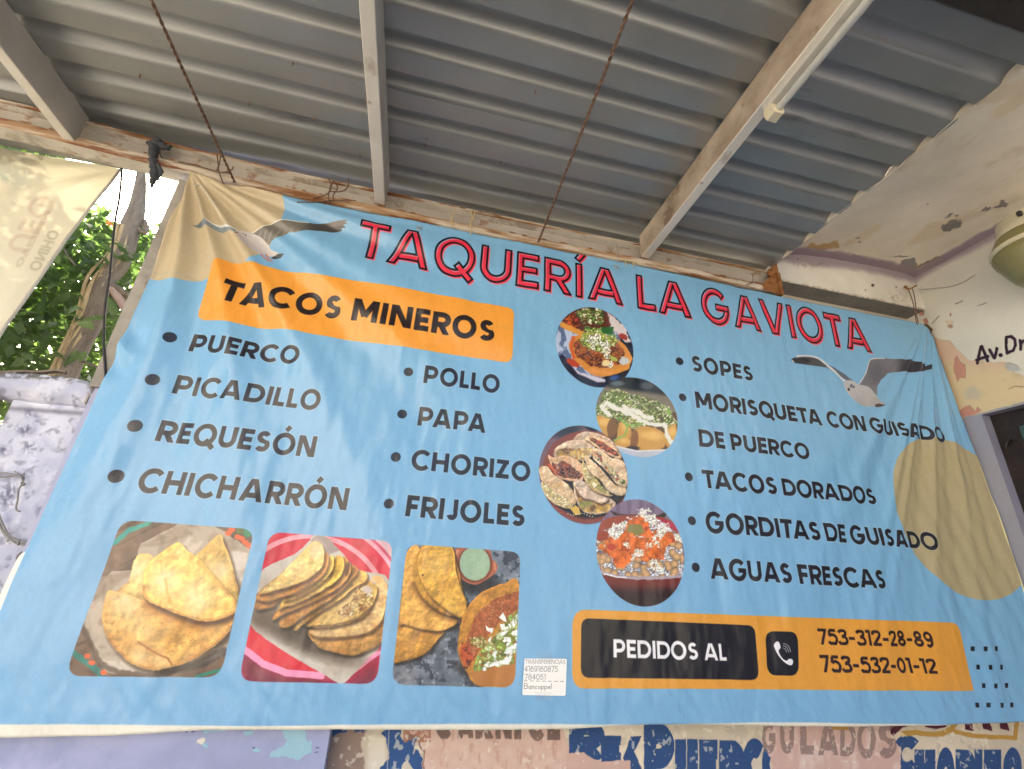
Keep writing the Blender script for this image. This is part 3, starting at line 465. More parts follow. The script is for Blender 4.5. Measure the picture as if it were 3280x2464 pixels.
def gull_right(cv):
    b = cv.around('L', [(80, 200), (1960, 200), (80, 980), (1400, 980)])
    b.poly(smooth([(108, 315), (150, 280), (250, 262), (370, 268), (470, 305), (600, 395), (560, 405), (440, 390), (300, 375), (160, 350)], 3), rgb(74, 76, 84), 4, 3)
    b.ell(230, 322, 110, 36, rgb(34, 36, 46), 20, .05, 4, .9); b.poly([(108, 312), (135, 320), (150, 345), (120, 335)], rgb(190, 196, 204), 5)
    b.poly([(480, 330), (600, 380), (780, 480), (905, 580), (840, 580), (700, 500), (560, 400)], rgb(92, 100, 120), 5, 3)
    b.line(smooth([(180, 268), (300, 260), (420, 275), (520, 335), (640, 440), (790, 575)], 4, False), 22, rgb(206, 208, 216), 7)
    W = smooth([(975, 620), (1060, 480), (1100, 330), (1160, 295), (1280, 288), (1480, 305), (1680, 320), (1770, 365), (1830, 385)], 3, False)+[(1900, 370), (1920, 400), (1880, 410), (1900, 430), (1820, 445), (1780, 465), (1700, 470), (1560, 462), (1440, 470), (1340, 485), (1250, 570), (1195, 660), (1190, 770), (1100, 720), (1000, 660)]
    d = b.poly(W, rgb(112, 112, 124), 4, 3, 20); m = np.clip(.5-d/4, 0, 1); b.fill(m*sst(1400, 1560, b.X), rgb(48, 48, 60), .9); b.fill(m*np.exp(-((b.X-1200)**2/150**2+(b.Y-480)**2/160**2)), rgb(84, 84, 98), .8)
    b.line(smooth([(975, 620), (1060, 480), (1100, 330), (1160, 297), (1300, 292)], 4, False), 12, rgb(206, 206, 210), 5)
    P = smooth([(785, 590), (830, 570), (900, 580), (970, 625), (1100, 660), (1180, 770), (1240, 840), (1300, 880), (1170, 905), (1060, 910), (980, 880), (900, 810), (840, 740), (795, 660)], 4)
    d = b.poly(P, rgb(176, 176, 184), 4); m = np.clip(.5-d/4, 0, 1); b.fill(m*sst(0, -60, (b.X-860)-(b.Y-700)*.8+20)*1., rgb(226, 222, 224), .9); b.fill(m*sst(600, 900, b.Y+(b.X-1000)*.2)*.6, rgb(150, 146, 146), .8)
    b.poly([(1172, 880), (1230, 870), (1300, 895), (1230, 918), (1175, 912)], rgb(70, 56, 62), 5, 3); b.ell(845, 687, 16, 20, rgb(52, 44, 54), 6); b.ell(880, 640, 14, 24, rgb(84, 88, 110), 8, .3); b.ell(908, 655, 12, 16, rgb(70, 66, 84), 8)
def circle3(pts):
    A = np.array([[2*x, 2*y, 1] for x, y in pts]); r = np.array([x*x+y*y for x, y in pts])
    c = np.linalg.lstsq(A, r, rcond=None)[0]; return c[0], c[1], math.sqrt(c[2]+c[0]**2+c[1]**2)
BX0, BX1, BZ0, BZ1, BRES = -.70, 1.66, -.32, .88, 1400
def paint_banner():
    cv = Canvas(BX0, BX1, BZ0, BZ1, BRES, 'y', 1.0, BLUE)
    full = cv.block(BX0, BX1, BZ0, BZ1)
    n = fbm(full.GX, full.GZ, .35, 3, 2); full.img *= (.985+.03*n[..., None])
    for col, pts in ((rgb(190, 174, 144), [('K', 1235, 180), ('K', 1215, 390), ('K', 950, 755), ('D', 1230, 213), ('D', 985, 192)]),
                     (rgb(172, 160, 126), [('N6', 1900, 712), ('N6', 1810, 745), ('N6', 1740, 920), ('N7', 1712, 310), ('N7', 1785, 495), ('N7', 1905, 695), ('N7', 2055, 885), ('H', 1905, 590), ('H', 2110, 560)])):
        x, z, r = circle3([cv.pt(*p) for p in pts]); b = cv.block(x-r-.01, x+r+.01, z-r-.01, z+r+.01)
        b.fill(.5-(np.hypot(b.GX-x, b.GZ-z)-r)*BRES/2, col)
    def rq(fr, P, r, col):
        Q = [cv.pt(*(p if isinstance(p[0], str) else (fr,)+tuple(p))) for p in P]; xs = [q[0] for q in Q]; zs = [q[1] for q in Q]
        b = cv.block(min(xs)-.01, max(xs)+.01, min(zs)-.01, max(zs)+.01); d = poly_sdf(b.GX, b.GZ, rounded(Q, r))*BRES; b.fill(.5-d/1.6, col); return b, d
    rq('M', [(467, 563), (1109, 671), (1103, 790), (424, 691)], .021, ORANGE)
    gull_left(cv)
    # the business name: black outline, red fill slipped down and to the right
    for t_, L, R in (('TAQUERÍA', (50, 60), (1110, 385)), ('LA', (1168, 340), (1388, 435)), ('GAVIOTA', (1430, 390), (2125, 578))):
        b, d, X, Y, k = word(cv, 'N8', t_, L, R, (95, 203), (2120, 578), (60, 48), (1940, 420), w=.175, track=.17)
        Xs, Ys = X-.045, Y+.045
        d2 = text_sdf(Xs, Ys, t_, .175, .17); b.fill(.5-(d2-.012)*k/1.8, rgb(226, 110, 128), .9)
        b.fill(.5-(d2+.012)*k/1.6, rgb(222, 52, 78)); b.fill((.5-(np.abs(d+.008)-.027)*k/1.5)*1., rgb(20, 20, 30))
    w5 = dict(w=.215)
    for t_, L, R in (('TACOS', (262, 105), (1002, 262)), ('MINEROS', (1055, 375), (1975, 400))):
        b, d, X, Y, k = word(cv, 'N4', t_, L, R, (285, 252), (1685, 470), (265, 104), (1605, 320), w=.245); b.fill(.5-d*k/1.6, rgb(36, 26, 26))
    tx(cv, 'D', 'PUERCO', (1195, 645), (1912, 685), (1215, 648), (1612, 702), (1240, 538), (1580, 590))
    tx(cv, 'D', 'PICADILLO', (1097, 918), (2040, 970), (1110, 918), (1880, 1012), (1145, 801), (1838, 888))
    tx(cv, 'D', 'REQUESÓN', (992, 1215), (2020, 1195), (1010, 1218), (2000, 1322), (1040, 1086), (2020, 1193))
    tx(cv, 'D', 'CHICHARRÓN', (890, 1475), (2222, 1518), (1050, 1549), (2200, 1655), (1090, 1405), (2220, 1517))
    for p in ((1095, 573, 35), (992, 842, 38), (882, 1130, 40), (760, 1443, 43)): bullet(cv, 'D', *p)
    tx(cv, 'N5', 'POLLO', (450, 243), (1160, 245), (460, 245), (980, 313), (475, 85), (900, 143))
    tx(cv, 'N5', 'PAPA', (397, 630), (1028, 700), (420, 632), (1015, 702), (425, 458), (745, 498))
    tx(cv, 'N5', 'CHORIZO', (345, 950), (1443, 1050), (550, 1058), (1245, 1130), (560, 880), (1255, 957))
    tx(cv, 'N5', 'FRIJOLES', (283, 1472), (1392, 1410), (300, 1475), (1230, 1557), (315, 1278), (1245, 1365))
    for p in ((315, 143, 41), (257, 526, 43), (198, 927, 45), (134, 1359, 46)): bullet(cv, 'N5', *p)
    tx(cv, 'N6', 'SOPES', (187, 110), (652, 200), (425, 215), (560, 238), (400, 98), (540, 125))
    for t_, L, R in (('MORISQUETA', (216, 400), (1195, 595)), ('CON', (1222, 535), (1516, 600)), ('GUISADO', (1548, 590), (2118, 660))):
        tx(cv, 'N6', t_, L, R, (235, 460), (1950, 698), (218, 333), (1945, 590), track=.10)
    for t_, L, R in (('DE', (243, 690), (434, 720)), ('PUERCO', (482, 720), (1082, 790))):
        tx(cv, 'N6', t_, L, R, (250, 753), (860, 825), (240, 620), (770, 695), track=.10)
    for t_, L, R in (('TACOS', (260, 932), (826, 1060)), ('DORADOS', (864, 1020), (1592, 1150))):
        tx(cv, 'N6', t_, L, R, (300, 1072), (1310, 1170), (260, 930), (1290, 1045), track=.10)
    for p in ((95, 102, 28), (118, 378, 28), (163, 986, 31)): bullet(cv, 'N6', *p)
    for t_, L, R in (('GORDITAS', (290, 470), (1150, 530)), ('DE', (1185, 520), (1360, 590)), ('GUISADO', (1388, 560), (2053, 610))):
        tx(cv, 'N7', t_, L, R, (570, 563), (1860, 662), (560, 413), (1830, 533), track=.10)
    for t_, L, R in (('AGUAS', (328, 880), (937, 880)), ('FRESCAS', (987, 850), (1653, 900))):
        tx(cv, 'N7', t_, L, R, (340, 898), (1550, 968), (370, 742), (1480, 822), track=.10)
    for p in ((187, 455, 31), (214, 811, 32)): bullet(cv, 'N7', *p)
    rq('M', [(1232, 1315), ('H', 1800, 738), ('H', 1884, 1143), (1232, 1484)], [.032, .03, .003, .026], rgb(222, 156, 62))
    rq('M', [(1251, 1334), (1622, 1350), (1633, 1467), (1250, 1461)], .018, rgb(22, 22, 30))
    rq('H', [(640, 787), (826, 790), (838, 1052), (652, 1050)], .022, rgb(22, 22, 30))
    for t_, L, R in (('PEDIDOS', (1321, 1400), (1501, 1405)), ('AL', (1514, 1405), (1562, 1410))):
        b, d, X, Y, k = word(cv, 'M', t_, L, R, (1321, 1418.5), (1562, 1425.5), (1321, 1379), (1548, 1389), w=.21, track=.10); b.fill(.5-d*k/1.6, rgb(236, 236, 240))
    b = cv.around('H', [(640, 787), (838, 1052)])
    b.poly(smooth([(690, 868), (703, 849), (717, 852), (727, 885), (716, 905), (735, 945), (760, 962), (775, 950), (797, 956), (799, 978), (785, 990), (752, 974), (713, 930), (695, 892)], 3), rgb(236, 236, 240), 2)
    for i, r in enumerate((22, 34, 46)): b.line([(738+r*math.sin(math.radians(a)), 912-r*1.15*math.cos(math.radians(a))) for a in range(5, 100, 12)], 3.2, rgb(200, 200, 206), 2)
    for t_, L, R, b0, b1, t0, t1 in (('753-312-28-89', (950, 800), (1635, 840), (975, 867), (1620, 882), (955, 771), (1600, 790)), ('753-532-01-12', (965, 960), (1650, 1000), (990, 1032), (1640, 1040), (965, 928), (1600, 950))):
        b, d, X, Y, k = word(cv, 'H', t_, L, R, b0, b1, t0, t1, w=.19, track=.09); b.fill(.5-d*k/1.6, rgb(46, 26, 28))
    for y, xs in ((893, (1880, 1952, 2023)), (1002, (1910, 1976, 2048)), (1112, (1940, 2005, 2080)), (1227, (1900, 1968, 2042, 2110))):
        for x in xs:
            b = cv.around('H', [(x-14, y-18), (x+14, y+18)]); b.fill(.5-(np.maximum(np.abs(b.X-x)-10, np.abs(b.Y-y)-14))/2, rgb(20, 24, 36))
    gull_right(cv)
    circ(cv, 'I', (487, 560), (1170, 620), (790, 257), (860, 955), dish1)
    circ(cv, 'I', (843, 1150), (1555, 1260), (1170, 865), (1270, 1572), dish2)
    circ(cv, 'N3', (100, 730), (1330, 830), (690, 115), (790, 1495), dish3)
    circ(cv, 'J', (837, 680), (1613, 800), (1180, 280), (1270, 1222), dish4)
    for fr, P, fn in (('F', [(762, 128), (1578, 187), (1372, 1087), (430, 1080)], photo1), ('N1', [(395, 75), (1600, 170), (1440, 1558), (95, 1530)], photo2), ('N2', [(278, 78), (1474, 162), (1408, 1585), (112, 1552)], photo3)):
        Q = [cv.pt(fr, *p) for p in P]; xs = [q[0] for q in Q]; zs = [q[1] for q in Q]
        b = cv.block(min(xs)-.004, max(xs)+.004, min(zs)-.004, max(zs)+.004, fr); keep = b.img.copy(); fn(b)
        m = np.clip(.5-poly_sdf(b.GX, b.GZ, rounded(Q, .024))*BRES/1.6, 0, 1)[..., None]; b.img[:] = keep*(1-m)+b.img*m
    return cv
def finish_banner(cv):
    # unprinted vinyl showing below the print and along the left and right edges, fine weave of the scrim
    f = cv.block(BX0, BX1, BZ0, BZ1)
    zb = -.2695+.0015*np.sin(f.GX*9)
    m = sst(.0012, -.0012, f.GZ-zb); f.fill(m, rgb(226, 222, 208))
    lx = np.where(f.GZ < -.025, -.6265, -.70); f.fill(sst(.001, -.001, f.GX-lx), rgb(240, 236, 222))
    rx = np.interp(f.GZ, [-.3, .1, .32, .508, .777, .83], [1.616, 1.616, 1.606, 1.598, 1.591, 1.585])-.012*sst(.5, .12, f.GZ); f.fill(sst(-.0008, .0008, f.GX-np.where(f.GZ < .5, rx, 2.)), rgb(230, 226, 170))  # yellowish right margin: light catching the hem is in the colour
    n = fbm(f.GX, f.GZ*.6, .0035, 2, 3); f.img *= (.975+.05*n[..., None])
    f.fill(.5-(np.abs(f.GZ-.555+.0*f.GX)-.0006)*BRES/1.6, rgb(96, 140, 176), .25)
    return np.clip(f.img, 0, 1)
# ---------------------------------------------------------------- painted and peeling faces of the walls
def lett(b, ch, x0, x1, y0, y1, col, w=.30, peel=0., a=1.0, sd=0):
    st, wd = glyph(ch, w); X, Y = b.warp(3, 30, sd)
    X = (X-x0)/(x1-x0)*wd; Y = (y1-Y)/(y1-y0); d = text_sdf(X, Y, ch, w)
    m = np.clip(.5-d*abs(y1-y0)/4, 0, 1)
    if peel: peel = peel*.6; m = m*sst(peel, peel+.10, fbm(b.X, b.Y, 14, 3, sd+3))
    b.fill(m, col, a)
YL = 1.06
def paint_lettered():
    cv = Canvas(-.16, 1.72, -.46, -.24, 1300, 'y', YL, rgb(212, 200, 180))
    f = cv.block(-.16, 1.72, -.46, -.24); n = fbm(f.GX, f.GZ, .12, 5, 4)[..., None]; f.img *= (.86+.26*n)
    f.fill(sst(.62, .7, fbm(f.GX, f.GZ, .02, 4, 8)), rgb(186, 176, 160), .6)
    NAVY = rgb(48, 78, 126); PINK = rgb(206, 172, 158); F0 = rgb(128, 104, 96)
    b = cv.block(-.16, .90, -.46, -.24, 'P'); nv = fbm(b.X, b.Y, 50, 4, 2)
    b.poly([(60, 140), (330, 140), (290, 240), (310, 460), (30, 460)], rgb(138, 116, 106), 10, 14, 50, 2, .85)  # pinkish-brown zone, with the shadow beside the wall step painted in
    b.poly([(330, 200), (440, 200), (430, 460), (330, 460)], rgb(226, 218, 204), 30, 10, 40, 3, .7)
    b.poly([(100, 140), (215, 140), (200, 178), (150, 186), (100, 210)], NAVY, 3, 6, 20, 3); b.poly([(250, 140), (312, 140), (305, 180), (285, 170), (250, 178)], NAVY, 3, 5, 20, 4)
    b.poly([(412, 180), (450, 150), (530, 140), (600, 150), (640, 210), (600, 260), (650, 330), (655, 460), (410, 460), (400, 380), (455, 330), (440, 210)], NAVY*1.1, 3, 12, 30, 5)
    b.poly([(530, 150), (585, 150), (570, 215), (545, 240), (520, 200)], rgb(206, 190, 170), 3, 6, 20, 2); b.poly([(530, 370), (560, 340), (600, 400), (600, 460), (520, 460)], rgb(206, 196, 176), 3, 5, 20, 3)
    b.line([(455, 150), (440, 460)], 5, rgb(190, 180, 168)); b.line([(600, 300), (612, 240), (640, 200)], 9, rgb(200, 190, 176), 3, 3)
    d = b.poly([(545, 130), (1480, 130), (1500, 230), (1545, 300), (1600, 300), (1660, 335), (1720, 355), (1800, 345), (1875, 345), (1890, 460), (640, 460), (665, 280), (620, 200), (560, 175)], PINK, 4, 14, 26, 6)
    m = np.clip(.5-d/3, 0, 1); b.fill(m*nv*1.0, rgb(228, 206, 192), .7); b.fill(m*sst(.55, .75, fbm(b.X, b.Y*.4, 26, 4, 9)), rgb(190, 146, 130), .55); b.line([(625, 235), (664, 290), (655, 380), (640, 460)], 7, rgb(140, 96, 96), 4, 12, 26, 6)
    b.fill((np.abs(b.X-620) < 80)*(b.Y < 235)*sst(.42, .5, fbm(b.X, b.Y, 18, 3, 11)), rgb(164, 112, 92), .8)
    for i, (ch, x0, x1) in enumerate((('C', 728, 822), ('A', 858, 955), ('R', 965, 1065), ('N', 1082, 1180), ('I', 1195, 1235), ('C', 1275, 1370), ('E', 1390, 1465))): lett(b, ch, x0, x1, 20, 210+i*2, F0*(.8+.05*(i % 3)), .30, .30, .8, i)
    lett(b, 'R', 1518, 1703, 110, 340, NAVY, .36, .20, 1, 3); b.poly([(1500, 300), (1600, 296), (1660, 335), (1720, 352), (1690, 460), (1500, 460)], PINK, 3, 10, 26, 6)
    lett(b, 'E', 1706, 1822, 198, 350, NAVY, .36, .2, 1, 4); b.poly([(1880, 200), (1946, 200), (1900, 290), (1950, 400), (1950, 460), (1890, 460), (1836, 330)], NAVY, 3, 4, 30, 5)
    b.poly([(1720, 352), (1800, 343), (1876, 343), (1885, 460), (1700, 460)], PINK, 3, 8, 26, 6)
    b = cv.block(.50, 1.72, -.46, -.24, 'Q')
    lett(b, 'P', -70, 112, 128, 470, NAVY, .36, .18, 1, 5)
    for i, (ch, x0, x1) in enumerate((('U', 118, 254), ('E', 262, 372), ('R', 382, 512), ('C', 520, 650), ('O', 640, 760))): lett(b, ch, x0, x1, 222+i*3, 520, NAVY, .40, .16, 1, 6+i)
    lett(b, 'C', 1420, 1580, 208, 420, NAVY, .34, .16, 1, 3)
    for i, (ch, x0, x1) in enumerate((('H', 1555, 1680), ('O', 1688, 1795), ('R', 1800, 1908), ('I', 1918, 1962), ('Z', 1968, 2078), ('O', 2085, 2200))): lett(b, ch, x0, x1, 284, 560, NAVY, .42, .16, 1, 7+i)
    GOLD, MAR = rgb(186, 146, 74), rgb(82, 34, 50)
    b.line([(1480, 190), (1560, 180), (1640, 192), (1720, 190), (1780, 160), (1800, 120)], 30, GOLD, 4, 4); b.line([(1800, 176), (1900, 200), (2010, 208), (2160, 214), (2168, 120)], 26, GOLD, 4, 4)
    b.poly([(1398, 130), (1580, 130), (1480, 150), (1430, 205), (1400, 180)], MAR, 3, 5); b.poly([(1600, 120), (1760, 120), (1740, 150), (1680, 162), (1620, 145)], MAR, 3, 5)
    for x in (1850, 1960, 2065): b.poly([(x, 110), (x+45, 110), (x+62, 172), (x+8, 160)], MAR, 3, 4)
    d = b.poly([(650, 150), (700, 132), (1400, 132), (1416, 200), (1440, 240), (1474, 270), (1470, 460), (690, 460), (700, 380), (678, 310), (655, 260), (668, 220), (645, 190)], rgb(204, 170, 160), 4, 9, 24, 6)
    m = np.clip(.5-d/3, 0, 1); b.fill(m*sst(.4, .8, fbm(b.X, b.Y*.4, 40, 4, 9)), rgb(224, 204, 196), .7)
    for i, (ch, x0, x1) in enumerate((('G', 640, 722), ('U', 750, 832), ('L', 868, 950), ('A', 975, 1095), ('D', 1108, 1204), ('O', 1212, 1322), ('S', 1335, 1445))): lett(b, ch, x0, x1, 110, 300+i*6, rgb(132, 112, 108), .26, .36, .75, i)
    b.poly([(1060, 132), (1165, 132), (1160, 165), (1066, 165)], rgb(176, 136, 74), 3, 4)
    f.fill(sst(.70, .76, fbm(f.GX, f.GZ, .012, 3, 14)), rgb(232, 222, 206), .6)
    return cv
XW = 1.612
def paint_right():
    cv = Canvas(.40, 1.04, .0, 1.08, 1000, 'x', XW, rgb(224, 222, 212))
    f = cv.block(.40, 1.04, .0, 1.08); n = fbm(f.GX, f.GZ, .2, 5, 4)[..., None]; f.img *= (.9+.18*n)
    f.fill(sst(.5, .75, fbm(f.GX, f.GZ, .13, 3, 6)), rgb(202, 206, 206), .5)
    b = cv.block(.55, 1.04, .45, 1.08, 'E')
    d = b.poly([(1160, 900), (1220, 925), (1290, 930), (1345, 1005), (1440, 1080), (1620, 1090), (1770, 1095), (1715, 1150), (1860, 1200), (2100, 1180), (2100, 1440), (1540, 1560), (1300, 1600), (1240, 1300), (1160, 1040)], rgb(226, 206, 168), 6, 14, 60, 2)
    b.fill(np.clip(.5-d/6, 0, 1)*sst(1150, 1020, b.Y-(b.X-1200)*.1), rgb(222, 190, 172), .8); b.fill(np.clip(.5-d/6, 0, 1)*sst(.5, .8, fbm(b.X, b.Y, 90, 4, 3)), rgb(206, 190, 162), .6)
    R_ = rgb(206, 150, 134)
    for P in ([(1320, 1065), (1345, 1040), (1360, 1090), (1405, 1110), (1410, 1215), (1360, 1215), (1345, 1245), (1315, 1160)], [(1350, 1470), (1400, 1430), (1440, 1425), (1480, 1465), (1500, 1430), (1528, 1460), (1480, 1490), (1380, 1515)], [(1085, 770), (1110, 755), (1130, 790), (1100, 805)], [(1060, 710), (1095, 705), (1090, 740), (1055, 745)], [(1285, 720), (1300, 725), (1300, 748), (1288, 742)]): b.poly(P, R_, 3, 6, 24, 3)
    b.poly([(1250, 775), (1310, 780), (1315, 795), (1260, 800)], rgb(226, 206, 180), 4, 5); b.ell(1290, 820, 20, 14, rgb(190, 160, 140), 6, 0, 5)
    b.poly([(1090, 800), (1130, 815), (1160, 850), (1140, 880), (1100, 840)], rgb(84, 70, 50), 6, 10, 20, 4); b.line([(1120, 830), (1160, 960), (1200, 1080), (1250, 1250), (1300, 1400), (1340, 1520)], 30, rgb(150, 128, 96), 20, 14, 40, 4, .7)
    b.line([(1150, 800), (1180, 770), (1205, 740)], 4, rgb(120, 112, 100), 4, 3); b.line([(1330, 650), (1380, 628)], 5, rgb(140, 134, 124), 4, 4); b.line([(1500, 660), (1570, 645)], 4, rgb(140, 134, 124), 4, 5)
    b.line([(1740, 1295), (1790, 1275), (1850, 1280)], 5, rgb(150, 130, 96), 4, 6); b.ell(1460, 1330, 60, 50, rgb(190, 186, 176), 30, .3, 16, .5); b.ell(1760, 1130, 60, 30, rgb(176, 182, 184), 10, .3, 10, .7)
    g = cv.block(.40, 1.04, .9, 1.08); zb = 1.008+.004*np.sin(g.GX*22); g.fill(sst(-.014, .012, g.GZ-zb+.012*(fbm(g.GX, g.GZ, .03, 3, 5)-.5)), rgb(164, 148, 158))
    g = cv.block(.40, 1.04, .0, .53); g.fill(sst(.002, -.002, g.GZ-.505-.006*(fbm(g.GX, g.GZ, .02, 3, 7)-.5)), rgb(158, 160, 178))
    b = cv.block(.55, .95, .55, .80, 'R'); K = rgb(54, 34, 54)
    for P in ([(500, 1562), (515, 1490), (533, 1414)], [(540, 1414), (565, 1470), (592, 1540)], [(492, 1534), (560, 1510), (592, 1500)], [(608, 1442), (628, 1480), (648, 1516)], [(672, 1430), (662, 1480), (650, 1516)], [(757, 1330), (754, 1400), (762, 1470)], [(757, 1330), (800, 1324), (832, 1350), (838, 1400), (818, 1448), (762, 1472)], [(880, 1360), (886, 1400), (884, 1440)], [(886, 1390), (905, 1366), (928, 1360)]): b.line(P, 25, K, 3, 3, 20, 2)
    b.ell(705, 1490, 19, 18, K, 3)
    return cv
ZC = 1.03
def paint_ceiling():
    cv = Canvas(.98, 1.68, .2, 1.06, 900, 'z', ZC, rgb(234, 222, 204))
    f = cv.block(.98, 1.68, .2, 1.06); n = fbm(f.GX, f.GZ, .2, 5, 4)[..., None]; f.img *= (.88+.22*n)
    f.fill(sst(.55, .8, fbm(f.GX, f.GZ, .07, 4, 6)), rgb(208, 192, 168), .7); f.fill(sst(.60, .72, fbm(f.GX, f.GZ, .09, 4, 9)), rgb(212, 184, 138), .35)
    b = cv.block(.98, 1.68, .5, 1.06, 'E'); G = rgb(138, 134, 136)
    for P in ([(1225, 95), (1250, 50), (1310, 30), (1370, 10), (1380, 40), (1330, 60), (1290, 90)], [(520, 285), (560, 262), (620, 290), (665, 300), (640, 315), (560, 295)], [(890, 370), (940, 310), (1010, 300), (1040, 350), (1000, 395), (930, 390)], [(730, 325), (800, 320), (760, 335)], [(550, 130), (600, 122), (590, 140)], [(580, 165), (605, 165), (600, 180)], [(830, 290), (900, 282), (990, 285), (940, 295)]): b.poly(P, G, 5, 12, 22, 3, .85)
    b.line([(1020, 375), (1100, 340), (1200, 290)], 12, rgb(140, 118, 96), 6, 6, 20); b.poly([(180, 190), (210, 140), (280, 170), (420, 140), (440, 200), (300, 215)], rgb(180, 138, 78), 12, 16, 40, 2, .7)
    b = cv.block(.98, 1.68, .3, .95, 'C')
    for P in ([(1690, 1370), (1700, 1330), (1760, 1300), (1810, 1320), (1790, 1350)], [(1700, 1290), (1740, 1250), (1760, 1270)], [(1920, 1245), (1945, 1220), (1985, 1235), (1950, 1255)], [(1995, 1230), (2060, 1185), (2085, 1215), (2040, 1230)], [(1765, 1275), (1795, 1270), (1780, 1290)], [(1595, 1200), (1605, 1190), (1612, 1202)]): b.poly(P, rgb(130, 124, 120), 5, 14, 22, 3, .85)
    nn = (fbm(f.GX, f.GZ, .03, 3, 5)-.5)*.012
    f.fill(sst(-.008, .006, f.GX-1.585+nn), rgb(160, 144, 154)); f.fill(sst(-.012, .008, f.GZ-.965+nn), rgb(160, 144, 154))
    return cv
def paint_lintel():
    cv = Canvas(1.0, 1.66, .86, 1.06, 1000, 'y', 1.0, rgb(228, 224, 216))
    f = cv.block(1.0, 1.66, .86, 1.06); n = fbm(f.GX, f.GZ, .08, 5, 4)[..., None]; f.img *= (.92+.14*n)
    f.fill(sst(.05, -.05, f.GX-1.12)*sst(.2, .8, n[..., 0]), rgb(184, 186, 190), .6)
    f.fill(sst(-.016, .014, f.GZ-1.0+.012*(fbm(f.GX, f.GZ, .03, 3, 5)-.5)-.03*sst(1.1, 1.4, f.GX)+.03), rgb(162, 148, 158), .9)
    f.fill(sst(.012, -.004, f.GZ-.889)*sst(.45, .6, fbm(f.GX, f.GZ, .01, 3, 3)), rgb(160, 140, 116), .7)
    b = cv.block(1.0, 1.66, .86, 1.06, 'W')
    for x, y, r in ((1558, 522, 15), (1485, 570, 7), (1796, 540, 7), (800, 260, 6), (560+290, 320, 5)): b.ell(x, y, r, r*.9, rgb(84, 62, 58), 4, 0, 3)
    b.fill(np.exp(-((b.X-950)**2/160**2+(b.Y-300)**2/40**2))*sst(.4, .7, fbm(b.X, b.Y, 20, 3, 2)), rgb(150, 136, 136), .8); b.fill(np.exp(-((b.X-1780)**2/120**2+(b.Y-650)**2/50**2))*sst(.5, .7, fbm(b.X, b.Y, 18, 3, 2)), rgb(176, 164, 140), .8)
    return cv
def paint_note():
    cv = Canvas(.24, .40, -.25, -.13, 3000, 'y', 1.0, rgb(246, 244, 240)); K = rgb(54, 52, 62)
    for t_, x0, x1, y0, y1 in (('TRANSFERENCIAS', 1246, 1476, 936, 958), ('4169160875', 1240, 1432, 972, 1005), ('784051', 1240, 1362, 1019, 1050), ('Bancoppel', 1236, 1398, 1072, 1104)):
        b, d, X, Y, k = word(cv, 'G', t_, (x0, y1), (x1, y1), (x0, y1), (x1, y1+1), (x0, y0), w=.075, track=.16, rnd=True); X2 = X
        b.fill(.5-d*k/2.2, K, .9)
    for i in range(7): b = cv.block(.24, .40, -.25, -.13, 'G'); b.line([(1238+i*35, 1058+i*.6), (1256+i*35, 1058+i*.6)], 2.6, K, 2, a=.8)
    return cv
def paint_tarp():
    cv = Canvas(-1.5, -.85, .0, 1.0, 700, 'y', 1.15, rgb(240, 235, 216))
    f = cv.block(-1.5, -.85, .0, 1.0); n = fbm(f.GX, f.GZ, .2, 4, 4)[..., None]; f.img *= (.93+.10*n)
    f.fill(np.exp(-((f.GX+1.12)**2/.05**2+(f.GZ-.845)**2/.03**2))*sst(.35, .6, fbm(f.GX, f.GZ, .03, 3, 2)), rgb(176, 190, 176), .5)
    def up(t_, x, z, cap, L, col, a, w=.2):
        b = cv.block(x-cap*.6, x+cap*1.6, z-L*.05, z+L*1.05); W = text_layout(t_, w)[1]
        d = text_sdf((b.GZ-z)/L*W, (b.GX-x)/cap, t_, w); b.fill(.5-d*cap*cv.res/2.5, col, a)
    up('UEG', -1.035, .64, .045, .17, rgb(206, 188, 172), .45); up('ONIHO', -.975, .60, .018, .12, rgb(160, 152, 130), .5); up('OVEJNEM', -1.00, .60, .010, .17, rgb(170, 150, 130), .4)
    return cv

def paint_lavender():
    cv = Canvas(-.68, -.07, -.46, -.24, 1100, 'y', 1.014, rgb(158, 164, 198))
    f = cv.block(-.68, -.07, -.46, -.24); n = fbm(f.GX, f.GZ, .06, 5, 4)[..., None]; f.img *= (.92+.14*n)
    f.fill(sst(.3, .0, f.GX+.55)*sst(.4, .7, n[..., 0]), rgb(190, 190, 220), .5)
    b = cv.block(-.68, -.07, -.46, -.24, 'F'); C_ = rgb(152, 190, 206)
    for P in ([(1740, 1400), (1880, 1410), (1885, 1470), (1900, 1490), (1920, 1480), (1925, 1560), (1860, 1590), (1830, 1612), (1800, 1600), (1760, 1585), (1700, 1590), (1665, 1585), (1670, 1560), (1750, 1520), (1770, 1480), (1750, 1470)], [(1250, 1410), (1330, 1400), (1400, 1412), (1390, 1428), (1290, 1430), (1255, 1450)], [(1500, 1430), (1560, 1425), (1555, 1450), (1520, 1462), (1500, 1450)], [(1555, 1540), (1580, 1525), (1612, 1540), (1600, 1560), (1570, 1558)], [(1240, 1500), (1280, 1500), (1278, 1540), (1250, 1520)]): b.poly(P, C_, 3, 7, 20, 3); 
    b.poly([(1215, 1480), (1265, 1465), (1268, 1490), (1240, 1510), (1212, 1500)], rgb(222, 216, 206), 3, 5, 18, 2)
    for x, y in ((1110, 1425), (1150, 1430), (1190, 1432), (1950, 1560), (1955, 1530), (1565, 1530)): b.ell(x, y, 9, 4, rgb(90, 96, 150), 3, 0, 4)
    return cv

